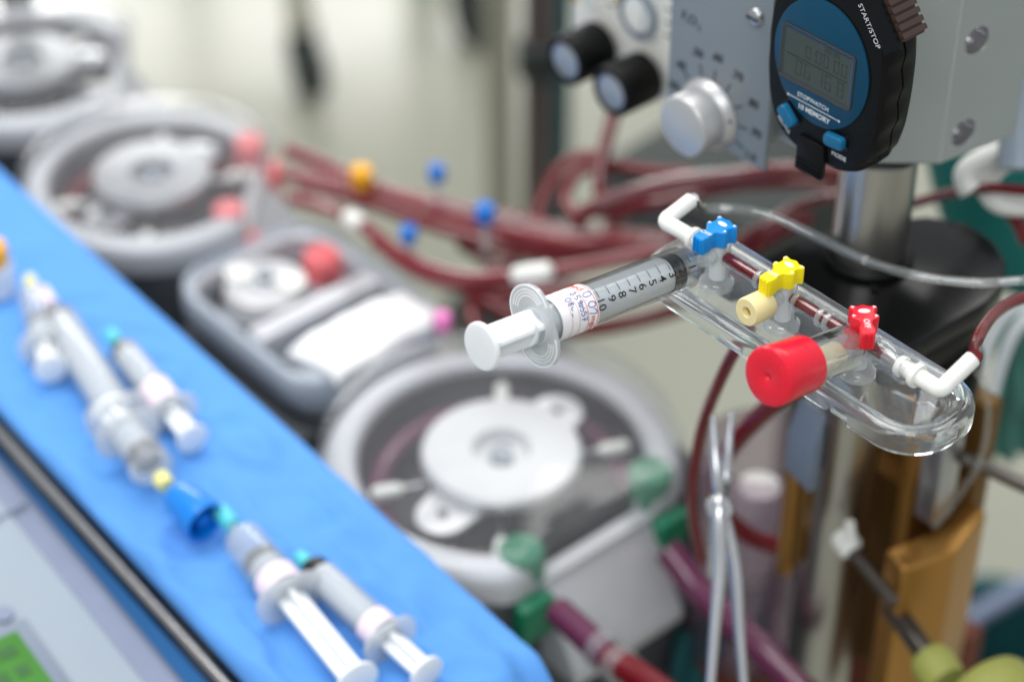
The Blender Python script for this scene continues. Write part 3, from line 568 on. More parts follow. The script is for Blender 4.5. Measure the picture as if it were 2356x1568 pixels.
def stopwatch():
    o = thing('stopwatch', 'black digital stopwatch with round blue face clipped to the aluminium block', 'stopwatch', CP + (w(-.4817, .58, 1.057) - CP) * .967)
    o.scale = (.967, .967, .967)
    X, N, Zv = Vector((1, 0, 0)), Vector((0, -1, 0)), Vector((0, 0, 1))
    def outline(ins=0, sc=0):
        P = []
        for k in range(120):
            a = 2 * math.pi * k / 120; ca, sa = math.cos(a), math.sin(a); e = 2.35 if sa > 0 else 2.35 + .55 * min(1, -sa * 3)
            hx = 31.5; hz = 47 if sa < 0 else 50
            x = hx * math.copysign(abs(ca) ** (2 / e), ca); z = hz * math.copysign(abs(sa) ** (2 / e), sa)
            if x > 0: x += 1.5
            if sc and -36 < z < 22 and abs(x) > 20: x -= math.copysign(sc * (.5 + .5 * math.cos((z + 7) / 14.5 * 2 * math.pi)), x)
            n = Vector((ca / hx, 0, sa / hz)).normalized(); P.append((x - n.x * ins, z - n.z * ins))
        return P
    F = lambda ins, y, sc=0: [(x, y, z) for x, z in outline(ins, sc)]
    cs = MB().loft([F(9, 0), F(3.6, .5), F(1.4, 2.2, .4), F(.2, 5, 1.2), F(0, 9.6, 1.6), F(.7, 9.9, 1.6), F(.7, 10.3, 1.6), F(0, 10.6, 1.6), F(.2, 15.5, 1.2), F(2, 18.6), F(6, 20)]).build('case', 'black_plastic', o, ang=32)
    fc = MB().loft([[(rx * math.cos(R(k * 5)), y_, rx * 1.125 * math.sin(R(k * 5)) - .4) for k in range(72)] for rx, y_ in ((24.6, .2), (24.6, -.75), (24.2, -1.0))]).build('face_plate', 'watch_blue', o)
    # display window with sunk frame
    q0 = rr(-1.6, -1.6, 39, 25, 2, 4)
    Q = lambda ins, y: [(x, y, z) for x, z in rr(-1.6, -1.6, 39 - 2 * ins, 25 - 2 * ins, max(.4, 2 - ins), 4)]
    MB().loft([Q(0, -1.02), Q(0, -1.5), Q(.6, -1.7), Q(1.0, -1.5), Q(2.6, -1.15), Q(2.6, -1.02)], closed=True).build('window_frame', 'bezel', fc)
    lc = MB().loft([Q(2.2, -1.02), Q(2.2, -1.2)]).build('display', 'lcd', fc)
    d = MB(); x = -8
    for ch in '0:00 00': x += seg7(d, ch, x, -.6, 5.6, -1.30, -1.21)
    x = -12.5
    for ch in '06 16 8': x += seg7(d, ch, x, -9.8, 6.6, -1.30, -1.21)
    x = 2
    for ch in '88 88': x += seg7(d, ch, x, 6.2, 2.6, -1.30, -1.21)
    d.build('display_digits', 'lcd_ink', fc, flat=True)
    MB().box(-17.5, 14.6, -1.32, -1.21, -2.3, -1.95).build('display_line', 'lcd_line', fc)
    MB().text('STOPWATCH', 2.75, (-1.8, -1.06, -18.3), X, Zv, .05).build('lettering', 'ink_white', fc, flat=True)
    MB().text('10 MEMORY', 3.2, (-.8, -1.06, -23.4), X, Zv, .05, bold=.04).build('lettering', 'ink_white', fc, flat=True)
    a = MB(); a.box(-15, 12.4, -1.12, -1.02, -20.75, -20.5)
    for q in (-15, 12.4): a.cyl((q, -1.02, -20.62), (q, -1.12, -20.62), .5, n=10)
    a.build('printed_line', 'ink_white', fc, flat=True)
    ed = Vector((9.2, 0, -11.6)).normalized(); eu = Vector((11.6, 0, 9.2)).normalized()
    MB().text('START/STOP', 3.3, (21.2, -.02, 25.6), ed, eu, .12).build('lettering', 'ink_white', o, flat=True)
    e2 = Vector((6.5, 0, -4.6)).normalized(); u2 = Vector((4.6, 0, 6.5)).normalized()
    MB().text('RECALL', 2.5, (-16.6, -.02, -36.2), e2, u2, .12).build('lettering', 'ink_white', o, flat=True)
    MB().text('MODE', 2.7, (13.4, -.02, -37.0), X, Zv, .12).build('lettering', 'ink_white', o, flat=True)
    def btn(cx, cz, ex):
        ex = Vector(ex).normalized(); ey = Vector((-ex.z, 0, ex.x))
        MB().loft([[Vector((cx, y, cz)) + ex * a + ey * c for a, c in rr(0, 0, 10.6 + g * 2, 6.2 + g * 2, 1.8, 5)] for y, g in ((.2, .9), (-.35, .7), (-.35, .2))]).build('button_surround', 'black_gloss', o)
        MB().loft([[Vector((cx, y, cz)) + ex * a + ey * c for a, c in rr(0, 0, 9.8 - g, 5.4 - g, 1.6, 5)] for y, g in ((.2, 0), (-2.4, 0), (-3.1, .6), (-3.3, 1.6))]).build('button', 'button_blue', o)
    btn(-14.0, -30.2, (.74, 0, -.67)); btn(11.6, -30.0, (1, 0, .08))
    MB().box(-14, 2, 19.6, 44, -24, 16).build('back_bracket', 'black_plastic', o, bevel=1)
    # clip at the lower end
    cl = MB().loft([[(x, y, z) for x, z in rr(-.5, -44, 14.5, 16, 1.5, 4)] for y in (1.0, -1.6)]).build('clip', 'black_plastic', o, bevel=.5)
    for q in range(3): MB().box(-7.4, 6.4, -2.2, -1.3, -51 + q * 1.7, -50.1 + q * 1.7).build('clip_rib', 'black_plastic', cl, bevel=.2)
    # ribbed start button at the upper right corner
    ax = Vector((9.2, 0, -11.6)).normalized(); up = Vector((11.6, 0, 9.2)).normalized(); c0 = Vector((29.5, 6, 32.5))
    wl = MB().loft([[c0 + ax * a + up * h + Vector((0, y, 0)) for a, y in rr(0, 0, 21, 13, 1.5, 4)] for h in (-4, 3)]).build('start_button', 'brown', o)
    for q in range(6): MB().loft([[c0 + ax * (a - 8.6 + q * 3.4) + up * h + Vector((0, y, 0)) for a, y in rr(0, 0, 2.3, 13.4, .6, 3)] for h in (2, 4.6)]).build('button_rib', 'brown', wl)
    MB().loft([[c0 + ax * a + up * h + Vector((0, y, 0)) for a, y in rr(0, -8.2, 26, 2.2, .9, 3)] for h in (-6, 2.6)]).build('button_guard', 'black_plastic', o)
    return o
stopwatch()

# ------------------------------------------------------------------ black plate on the pole
def plate():
    o = thing('mounting_plate', 'glossy black mounting plate around the pole behind the stopcocks', 'plate', w(ps_, pt_, .935)); upd()
    P = [(-.5185, .5865), (-.439, .5885), (-.4335, .595), (-.432, .645), (-.436, .662), (-.446, .676), (-.46, .684), (-.476, .686), (-.493, .676), (-.5185, .622)]
    pts = [((s - ps_) * 1000, (t - pt_) * 1000) for s, t in P]
    # round the outline
    for _ in range(2):
        q = []
        for i, a in enumerate(pts):
            c = pts[(i + 1) % len(pts)]; q += [(a[0] * .93 + c[0] * .07, a[1] * .93 + c[1] * .07), (a[0] * .07 + c[0] * .93, a[1] * .07 + c[1] * .93)]
        pts = q
    MB().prism(pts, -10, 0).build('plate', 'black_gloss', o, bevel=1.5, seg=3)
    MB().prism([(x * .94, y * .94) for x, y in pts], -26, -10.2).build('lower_body', 'black_plastic', o, bevel=2)
    MB().lathe([(16.7, 0), (20, 0), (20, 3), (19, 4), (16.7, 4)], n=40).build('collar', 'black_plastic', o)
    MB().lathe([(0, -60), (11, -60), (12, -56), (12, -34), (9, -27), (0, -27)], (44, 14, 0), n=30, wob=lambda k, h: 1 + .03 * (k % 2)).build('lock_knob', 'black_plastic', o)
    MB().cyl((18, -16, .3), (18, -16, 1.2), 2, n=14).build('screw', 'black_plastic', o)
    MB().box(-60, -20, -70, -44, -9, -2).build('holder_arm', 'black_plastic', o, bevel=1)
    return o
plate()

# ------------------------------------------------------------------ sampling manifold (clear tray, stopcocks, blood line)
MZ, MT = 1.0, .5065
STOP = [-.4607, -.4262, -.3883]
def manifold():
    o = thing('sampling_manifold', 'clear plastic sampling manifold tray with three coloured stopcocks', 'manifold', w(-.4165, MT, MZ))
    W_, H_, R0 = 147.5, 45, 19
    prof = [(9.8, -4.6), (8.4, -4.2), (7.0, -1.2), (4, .2), (2.2, -.4), (1.6, -2.4), (1.6, -7.6), (0, -7.6), (0, -2.2), (.5, -.4), (1.8, 1.1), (4, 1.8), (6.6, .9), (8.2, -2.2), (9.8, -3.1)]
    loops = []
    for ins, z in prof:
        L = []
        for x, y in rr(0, 0, W_ - 2 * ins, H_ - 2 * ins, R0 - ins * .9, 9, step=2.2 if ins < 1.7 else 2.2):
            L.append((x, y, z))
        loops.append(L)
    n = min(len(l) for l in loops)
    # resample every loop to the same count by angle order
    def resamp(L, n):
        d = [0]
        for i in range(len(L)): d.append(d[-1] + (Vector(L[(i + 1) % len(L)]) - Vector(L[i])).length)
        out = []; j = 0
        for k in range(n):
            t = d[-1] * k / n
            while d[j + 1] < t: j += 1
            f = (t - d[j]) / max(1e-9, d[j + 1] - d[j]); out.append(Vector(L[j]).lerp(Vector(L[(j + 1) % len(L)]), f))
        return out
    loops = [resamp(l, 220) for l in loops]
    for i, (ins, z) in enumerate(prof):
        if z == -7.6:
            for p in loops[i]:
                if p.y < -15:
                    if 33 < p.x < 41: p.z = -4.4
                    elif p.x <= 33: p.z = -6.6
    MB().loft(loops).build('clear_tray', 'acrylic', o, ang=50)
    MB().box(70, 72.2, -8, 2, -6.6, -4).build('moulded_tab', 'acrylic_soft', o, bevel=.5)
    MB().box(35, 43, -23.5, -22.0, -4.8, -3.2).build('moulded_tab', 'acrylic_soft', o, bevel=.4)
    MB().box(-22, -10, -23.2, -22.2, -5.8, -3.4).build('moulded_tab', 'acrylic_soft', o, bevel=.4)
    # moulded lettering on the front rim
    MB().box(-45, 0, 15, 17, -22, -4.8).build('holder_rib', 'black_plastic', o, bevel=.6)
    hm = [('blue_handle', R(-90)), ('yellow_handle', R(-90)), ('red_handle', R(-41))]
    for i, s in enumerate(STOP):
        cx = (s + .4165) * 1000; c = Vector((cx, -1.5, 0)); ax = 12.2
        bd = MB().lathe([(0, -3.0), (6.9, -3.0), (6.9, -1.0), (6.5, -.6), (6.0, -.4), (4.9, 1.2), (4.6, 3.5), (4.6, 17.4), (0, 17.4)], c, (0, 0, 1), 36).build('stopcock', 'collar', o)
        MB().lathe([(0, 1), (3.2, 1), (3.2, 17.2), (0, 17.2)], c, (0, 0, 1), 24).build('inner_core', 'milky', bd)
        MB().cyl(c + Vector((0, -3, ax)), c + Vector((0, -9.5, ax + .4)), 3.0, 2.4, 20).build('side_port', 'collar', bd)
        m, a = hm[i]; e = Vector((math.cos(a), math.sin(a), 0)); f = Vector((-e.y, e.x, 0))
        # handle outline along e: knurled arm on +e, notched head round the axis
        arm = [(14.6, -3.3), (15.4, -2.2), (15.4, 2.2), (14.6, 3.3), (11, 3.5), (8, 2.6), (5.2, 3.0)]
        head = [(3.6, 5.9), (1.6, 6.6), (.2, 4.7), (-2.6, 4.9), (-4.2, 6.6), (-6.0, 5.6), (-5.4, 2.6), (-6.6, 0), (-5.4, -2.6), (-6.0, -5.6), (-4.2, -6.6), (-2.6, -4.9), (.2, -4.7), (1.6, -6.6), (3.6, -5.9)]
        poly = arm + head + [(5.2, -3.0), (8, -2.6), (11, -3.5)]
        poly = [(a_ * .80, b_ * .80) for a_, b_ in poly]
        hd = MB().prism(poly, 17.6, 25.0, c, e, f).build('handle', m, o, bevel=.75, seg=3)
        zt = 25.04
        for q, (a_, b_) in enumerate(((-3.4, 3.9), (-3.4, -3.9), (1.8, 4.0), (1.8, -4.0))):
            MB().prism([(a_ + .85 * math.cos(R(k)) , b_ + .85 * math.sin(R(k))) for k in (90, 210, 330)], zt, zt + .12, c, e, f).build('white_mark', 'ink_white', hd, flat=True)
        MB().prism([(-1.0 + 1.2 * math.cos(R(k)), 2.2 * math.sin(R(k))) for k in range(0, 360, 20)], zt, zt + .12, c, e, f).build('white_mark', 'ink_white', hd, flat=True)
        if i < 2: MB().text('OFF', 2.8, c + e * 7.9 + Vector((0, 0, zt + .06)), f, -e, .06, bold=.03).build('lettering', 'ink_white', hd, flat=True)
        else: MB().text('OFF', 3.0, c + e * 6.4 + Vector((0, 0, zt + .06)), e, f, .06, bold=.03).build('lettering', 'ink_white', hd, flat=True)
        for q in (-2, 0, 2): MB().cyl(c + e * 12.2 + f * q * .8 + Vector((0, 0, 18.2)), c + e * 12.2 + f * q * .8 + Vector((0, 0, 24.4)), .6, n=8).build('grip_rib', m, hd)
        MB().cyl(c + Vector((0, 0, 17.3)), c + Vector((0, 0, 18)), 4.4, n=28).build('handle_seat', 'milky', o)
    # blood channel along the stopcocks
    ax = 12.2; y = -1.5
    for x0, x1 in ((-40.2, -13.8), (-5.6, 24.0), (32.4, 47.5)):
        MB().cyl((x0, y, ax), (x1, y, ax), 2.25, n=20).build('blood_core', 'dark_blood', o)
        MB().lathe([(2.8, 0), (3.1, 0), (3.1, x1 - x0), (2.8, x1 - x0)], (x0, y, ax), (1, 0, 0), 24).build('clear_sleeve', 'clear_soft', o)
    for x in (-22, -18.6, 9.4, 13.0, -3, 33.5):
        MB().lathe([(2.9, -.9), (4.0, -.9), (4.2, 0), (4.0, .9), (2.9, .9)], (x, y, ax), (1, 0, 0), 24).build('sleeve_ring', 'collar', o)
    MB().lathe([(3.2, 0), (5.4, 0), (5.6, 1), (5.6, 4), (5.2, 5), (5.2, 12), (5.6, 13), (5.6, 15.5), (3.2, 15.5)], (35.5, y, ax), (1, 0, 0), 30, wob=lambda k, h: 1 + (.03 if k % 5 == 0 else 0)).build('luer_collar', 'luer', o)
    MB().lathe([(2.8, 0), (3.3, 0), (3.3, 8), (2.8, 8)], (40, y, ax), (1, 0, 0), 24).build('inner_sleeve', 'collar', o)
    return o
mani = manifold(); upd()
AX = MZ + .0122
def elbow(name, pts, rings, label):
    o0 = Vector(pts[0]); o = thing(name, label, 'connector', o0, 0, 'white elbow connectors on the manifold'); upd(); q = [local(p, o) for p in pts]
    d0 = (q[1] - q[0]).normalized(); d1 = (q[2] - q[1]).normalized()
    P = [q[0], q[1] - d0 * 4.2, q[1] - d0 * 1.4, q[1] + d1 * 1.4, q[1] + d1 * 4.2, q[2]]
    MB().tube(P, 3.15, 24, 5).build('elbow_body', 'white_plastic', o)
    for r_, a in rings: MB().lathe([(3.0, -1.1), (r_, -1.1), (r_ + .2, 0), (r_, 1.1), (3.0, 1.1)], q[0] + d0 * a, d0, 28).build('collar', 'white_plastic', o)
    MB().lathe([(1.7, -2), (2.8, -2), (2.8, .4), (1.7, .4)], q[2], d1, 20).build('tube_socket', 'white_plastic', o)
    return q
elbow('elbow_connector', [w(-.3700, .505, AX), w(-.3512, .505, AX), w(-.3497, .5195, AX + .0075)], ((4.6, 8.0), (3.8, 1)), 'white elbow connector at right manifold end feeding the blood tube')
elbow('elbow_connector', [w(-.466, .505, AX), w(-.4905, .505, AX - .001), w(-.4893, .5185, AX + .0035)], ((4.3, 8),), 'white elbow connector at left manifold end behind the blue handle')

# ------------------------------------------------------------------ main syringe on the first stopcock
def main_syringe():
    A = w(STOP[0], .4955, AX + .0008); ax = (w(STOP[0], .3872, 1.0278) - A).normalized(); x = U.copy(); y = ax.cross(x).normalized(); x = y.cross(ax)
    # local: z along the axis from tip to thumb rest, x = machine s, y completes
    o = thing('syringe', 'main syringe with handwritten white label fitted to the blue stopcock', 'syringe', A, axes=(x, y, ax))
    Rb = 8.3; b0, b1 = 8.0, 84.0
    MB().lathe([(1.2, -2), (2.1, -2), (2.4, 6.2), (3.0, 6.8), (7.4, b0 - .2), (Rb, b0 + 1.2), (Rb, b1), (Rb - 1.0, b1), (Rb - 1.0, b0 + 1.4), (6.4, b0 + .9), (1.3, 7.2)], n=56).build('barrel', 'clear_barrel', o)
    # finger flange with raised contour lines
    fu = (Z - ax * Z.dot(ax)).normalized(); ft = fu * math.cos(R(-33)) + x * math.sin(R(-33)); fx, fy = ft.dot(x), ft.dot(y)
    rot = lambda a, c, h: (a * fy + c * fx, -a * fx + c * fy, h)
    MB().loft([[rot(a, c, h) for a, c in rr(0, 0, 20.5 - g, 31 - g, 9.6 - g / 2, 12)] for h, g in ((b1 - .2, .8), (b1 + .1, 0), (b1 + 1.5, 0), (b1 + 1.8, .8))]).build('finger_flange', 'flange', o)
    MB().tube([rot(a, c, b1 + 1.7) for a, c in rr(0, 0, 20.0, 30.5, 9.4, 12)], .32, 8, 1).build('flange_rim', 'milky', o)
    for q, k in enumerate((.84, .72, .60)):
        for sg in (1, -1):
            pts = [rot(10 * k * math.cos(R(a)), sg * (5.6 + 9.6 * k * math.sin(R(a))), b1 + 1.75) for a in range(14, 168, 11)]
            MB().tube(pts, .22, 6, 2).build('flange_ridge', 'milky', o)
    # angle 0 = side facing up-left to the viewer
    up = (Z - ax * Z.dot(ax)).normalized(); upx, upy = up.dot(x), up.dot(y); th0 = math.atan2(upy, upx)     # straight up
    # direction of positive angle: from up towards +x (machine +s, nearest to the viewer)
    def cyl(ang, h, r): a = th0 + sgn * ang; return Vector((r * math.cos(a), r * math.sin(a), h))
    sgn = 1 if math.cos(th0 + .5) > math.cos(th0 - .5) else -1
    ml = lambda v: b0 + 5.2 * v - 1.0 + .6                   # distance of a volume mark
    zr = Rb + .05
    def arc(mb, a0, a1, h, hw):
        K = max(2, int((a1 - a0) / R(6))); mb.loft([[cyl(a0 + (a1 - a0) * k / K, h - hw, zr), cyl(a0 + (a1 - a0) * k / K, h + hw, zr), cyl(a0 + (a1 - a0) * k / K, h + hw, zr + .06), cyl(a0 + (a1 - a0) * k / K, h - hw, zr + .06)] for k in range(K + 1)])
    for v in range(0, 51):
        vol = v / 5; mb = MB(); h = ml(vol) - .0
        if vol < .6: continue
        if v % 5 == 0: arc(mb, R(-44), R(42), h, .15)
        else: arc(mb, R(-44), R(20), h, .11)
        mb.build('scale_tick', 'ink_black', o, flat=True)
    for v in range(1, 11):
        def mp(co, v=v): return cyl(R(55 if v < 10 else 59) + co.x / zr, ml(v) - co.y, zr + .05 + co.z * .5)
        MB().text(str(v), 5.2, (0, 0, 0), (1, 0, 0), (0, 1, 0), .05, mp=mp, bold=.02).build('numeral', 'ink_black', o, flat=True)
    # stopper, plunger and thumb rest
    sp = ml(1.3)
    MB().lathe([(6.7, sp + 6.5), (7.0, sp + 6.5), (7.0, b1 + 2), (6.7, b1 + 2)], n=40).build('plunger_sheath', 'sheath', o)
    MB().lathe([(0, sp - 2.2), (4, sp - 1.2), (7.0, sp), (7.25, sp + .6), (7.25, sp + 1.8), (6.7, sp + 2.4), (6.7, sp + 4), (7.25, sp + 4.6), (7.25, sp + 6.2), (0, sp + 6.4)], n=44).build('stopper', 'rubber', o)
    L = 110.5; pl = MB()
    star = []
    for k in range(4):
        a = k * 90 + 26; star += [(6.4 * math.cos(R(a - 8)), 6.4 * math.sin(R(a - 8))), (6.4 * math.cos(R(a + 8)), 6.4 * math.sin(R(a + 8))), (4.5 * math.cos(R(a + 26)), 4.5 * math.sin(R(a + 26))), (4.5 * math.cos(R(a + 64)), 4.5 * math.sin(R(a + 64)))]
    pl.prism(star, sp + 6.3, L - 1.6)
    pl.build('plunger_rod', 'milky', o, bevel=.25)
    for h in (sp + 9, b1 + 5): MB().lathe([(0, h), (6.4, h), (6.4, h + 1.2), (0, h + 1.2)], n=36).build('plunger_web', 'milky', o)
    MB().lathe([(0, L - 1.8), (8.4, L - 1.8), (8.9, L - 1.2), (8.9, L - .3), (8.5, L + .3), (7, L + .5), (0, L + .35)], n=56).build('thumb_rest', 'milky', o)
    # paper label wrapped round the barrel
    h0, h1, lr = ml(10.15) + .9, ml(10.15) + 18.6, Rb + .22; mb = MB()
    mb.lathe([(Rb + .08, h0), (lr, h0), (lr, h1), (Rb + .08, h1)], n=60); lb = mb.build('paper_label', 'paper', o)
    zr = lr + .03
    for h, c in ((h0 + .7, .16), (h0 + 5.4, .12), (h0 + 9.6, .06), (h0 + 13.2, .06)):
        mb = MB(); arc(mb, R(-40), R(125), h, c); mb.build('printed_line', 'ink_red', lb, flat=True)
    def txt(s_, size, ang, h, m, bold=.03):
        MB().text(s_, size, (0, 0, 0), (1, 0, 0), (0, 1, 0), .03, mp=lambda co: cyl(R(ang) + co.x / zr, h - co.y, zr + .04 + co.z * .5), bold=bold).build('lettering', m, lb, flat=True)
    txt('phed', 4.4, -22, h0 + 3.2, 'ink_red', .06); txt('mg/m', 3.4, 104, h0 + 3.0, 'ink_red', .04)
    strokes = {  # pen strokes: (along the circumference, towards the tip) in millimetres
        'a': [[(0, 1.6), (.9, 2.6), (1.9, 1.8), (2.0, -.6), (1.1, -1.7), (.2, -.6), (0, 1.6)], [(3.0, -1.5), (3.3, -1.6)], [(4.4, 1.0), (5.4, 2.2), (6.6, 1.4), (6.5, -.6), (5.4, -1.6), (4.4, -.4), (4.4, 1.0)], [(7.4, .9), (8.4, 2.0), (9.4, 1.8), (9.3, .2), (8.6, -1.8)]],
        'b': [[(0, .9), (.7, 1.6), (1.2, .8), (.5, -.2), (.1, -1.1), (1.2, -1.3), (1.7, -.2)], [(3.8, 1.6), (2.6, 1.5), (2.5, .4), (3.6, .3), (3.7, -.8), (2.6, -1.2)], [(4.8, .9), (5.5, 1.4), (5.8, .5), (5.0, .2), (4.8, .9)], [(5.9, 1.2), (5.4, -1.4)], [(6.4, .5), (7.2, .6), (7.2, -.6), (6.5, -1.2), (6.3, -.2), (6.4, .5)], [(8.2, 1.3), (7.9, .1), (9.0, .2), (8.9, -1.2), (7.9, -1.2)], [(10.9, 1.5), (9.8, 1.5), (9.8, .4), (10.8, .3), (10.7, -1.1), (9.7, -1.1)], [(11.6, 1.3), (12.9, 1.4), (12.1, -1.4)], [(11.8, .1), (13.0, .2)]],
        'c': [[(0, .8), (.7, 1.7), (1.5, 1.0), (1.4, -.6), (.6, -1.2), (0, -.2), (0, .8)], [(3.4, 1.2), (2.6, 1.5), (2.4, .6), (3.3, 0), (3.2, -1.0), (2.4, -1.0), (2.5, 0), (3.4, 1.2)], [(4.2, .6), (4.6, -.8), (5.6, -.4)], [(6.4, -1.2), (7.8, -1.2)]]}
    for key, a0, h in (('a', 16, h0 + 3.1), ('b', 2, h0 + 7.5), ('c', 14, h0 + 11.6)):
        for sk in strokes[key]: MB().tube([cyl(R(a0) + px_ * .92 / zr, h - py_ * .9, zr + .05) for px_, py_ in sk], .15, 6, 4).build('pen_stroke', 'ink_blue', lb)
    return o
main_syringe()

# ------------------------------------------------------------------ cream plugs and red capped vial
def plug(s, t0, length, label, rad=5.6):
    A = w(s, t0, AX + .0004); ax = (-V + Z * .1).normalized(); x = U; y = ax.cross(x); o = thing('luer_plug', label, 'plug', A, 0, 'cream luer plugs', axes=(x, y, ax))
    MB().lathe([(0, 0), (rad * .9, 0), (rad, .8), (rad, length - .8), (rad * .92, length), (2.2, length), (1.7, length - 1), (1.5, length - 6), (0, length - 6)], n=40, wob=lambda k, h: 1 + (.008 if k % 4 == 0 else 0)).build('plug_body', 'cream_plug', o)
    MB().prism(rr(0, 0, 2.0, 3.4, .8, 4), length - 3.5, length - 2.2).build('socket', 'amber', o)
    MB().lathe([(0, -2.4), (2.6, -2.4), (2.6, .1), (0, .1)], n=20).build('neck', 'collar', o)
plug(STOP[1], .4955, 11.2, 'cream luer plug on the yellow stopcock, bare')
plug(STOP[2], .4925, 12.5, 'cream luer plug inside the clear vial with red cap', 5.2)
def vial():
    A = w(STOP[2], .4985, AX + .0008); ax = (w(STOP[2], .4562, 1.0214) - A).normalized(); x = U; y = ax.cross(x).normalized(); x = y.cross(ax)
    o = thing('sample_vial', 'clear vial with large red rubber cap on the red stopcock', 'vial', A, axes=(x, y, ax))
    MB().lathe([(2.8, -.6), (6.6, -.3), (8.1, 1.0), (8.4, 2.4), (8.4, 27), (7.5, 27), (7.5, 2.6), (6.4, .7), (2.8, .4)], n=56).build('glass', 'vial_glass', o)
    c0 = 24.4
    MB().lathe([(8.45, c0), (10.3, c0), (10.5, c0 + .6), (10.7, c0 + 13.4), (10.95, c0 + 13.7), (11.0, c0 + 15.4), (11.1, c0 + 18.2), (10.6, c0 + 19.4), (9.6, c0 + 19.9), (2, c0 + 19.7), (1.0, c0 + 19.2), (.6, c0 + 18.4), (0, c0 + 18.3), (0, c0 + 16), (8.45, c0 + 15)], n=72).build('rubber_cap', 'red_cap', o)
    for q in range(5):
        a = R(-8 + q * 5) ; up = (Z - ax * Z.dot(ax)).normalized(); th = math.atan2(up.dot(y), up.dot(x)) + a
        MB().tube([(8.5 * math.cos(th), 8.5 * math.sin(th), 11 + q % 2), (8.5 * math.cos(th), 8.5 * math.sin(th), 15.5)], .22, 6, 1).build('printed_mark', 'ink_black', o)
vial()

# ------------------------------------------------------------------ tubing joined to the manifold and right side
p_r = w(-.3496, .5205, AX + .008)
world_tube('blood_tube', 'dark_blood', [p_r, pd(2243, 800, .812), pd(2258, 762, .83), pd(2288, 722, .85), pd(2330, 694, .865), pd(2400, 670, .88)], 2.5, 'thin dark red tube rising from the right elbow', 'tube', None, 18)
p_l = w(-.4892, .5195, AX + .0038)
pts = [p_l, pd(1620, 480, .882), pd(1690, 480, .885), pd(1770, 495, .885), pd(1880, 545, .88), pd(1990, 598, .87), pd(2110, 634, .86), pd(2240, 650, .855), pd(2330, 646, .85), pd(2420, 636, .85)]
ct = thing('clear_line', 'clear plastic line sweeping from the left elbow past the pole', 'tube', p_l); upd(); q = [local(p, ct) for p in pts]
MB().tube(q, 2.1, 18, 6).build('tube_wall', 'clear_tube', ct); MB().tube(q, 1.05, 12, 6).build('tube_bore', 'clear_thin', ct)
for i in (3, 5, 7): MB().lathe([(1.0, -.5), (2.15, -.5), (2.2, 0), (2.15, .5), (1.0, .5)], q[i], q[i + 1] - q[i - 1], 18).build('line_mark', 'collar', ct)
T('dark_blood', [(1700, 790, .9), (1668, 850, .92), (1622, 960, .96), (1597, 1080, .99), (1594, 1180, 1.02), (1615, 1290, 1.05)], 2.7, 'dark red tube falling from the manifold left of the forceps', group=None, n=16)
T('dark_blood', [(1830, 880, .98), (1770, 935, .99), (1700, 1005, 1.01), (1655, 1075, 1.03), (1650, 1160, 1.06), (1720, 1230, 1.08), (1800, 1260, 1.09)], 4.6, 'thick dark red tube passing behind the forceps', group=None, n=16)
T('blood', [(2095, 470, 1.04), (2180, 446, 1.02), (2270, 432, 1.0), (2340, 436, .99), (2420, 445, .98)], 2.6, 'dark red tube across the white hook at right', group=None)
T('dark_blood', [(2300, 470, 1.03), (2335, 500, 1.03), (2365, 560, 1.03)], 3.4, 'dark red tube against the teal cloth at right edge', group=None)
T('purple_line', [(1535, 1262, 1.115), (1600, 1345, 1.11), (1680, 1425, 1.1), (1760, 1500, 1.09), (1860, 1600, 1.07)], 7.6, 'thick purple tube leaving the green clamp behind the forceps', group=None)
T('purple_line', [(1285, 1405, 1.065), (1340, 1455, 1.05), (1400, 1510, 1.035)], 7.4, 'thick purple tube leaving the lower green clamp', group=None)
T('dark_blood', [(1400, 1510, 1.035), (1480, 1560, 1.02), (1560, 1620, 1.0)], 7.2, 'short dark red tube end at the bottom edge', group=None)
for k, (x, y) in enumerate(((1390, 1495), (1425, 1530))):
    c = pd(x, y, 1.04 - k * .008); a = (pd(1480, 1560, 1.02) - pd(1340, 1455, 1.05)).normalized(); o = MB().lathe([(7.5, -4), (9.6, -4), (9.8, 0), (9.6, 4), (7.5, 4)], (0, 0, 0), a, 24).build('tube_tie', 'collar'); o.location = c
    tag(o, ('upper' if k == 0 else 'lower') + ' clear tie ring around the purple tube at bottom', 'tie', 'clear tie rings')
T('clear_tube', [(2245, 850, .93), (2268, 900, .94), (2272, 980, .95), (2250, 1070, .97), (2190, 1160, .99), (2150, 1210, 1.0)], 1.5, 'thin pale line looping down right of the manifold', 'pale_line', None)
T('milk_tube', [(2356, 690, 1.02), (2300, 740, 1.02), (2262, 820, 1.02), (2240, 930, 1.03), (2225, 1060, 1.05)], 3.0, 'pale tube hanging behind the right manifold end', 'pale_line', None)
T('milk_tube', [(2390, 700, 1.08), (2330, 770, 1.08), (2290, 880, 1.09), (2262, 1010, 1.1), (2240, 1100, 1.1)], 3.2, 'second pale tube in front of the pale teal cloth', 'pale_line', None)

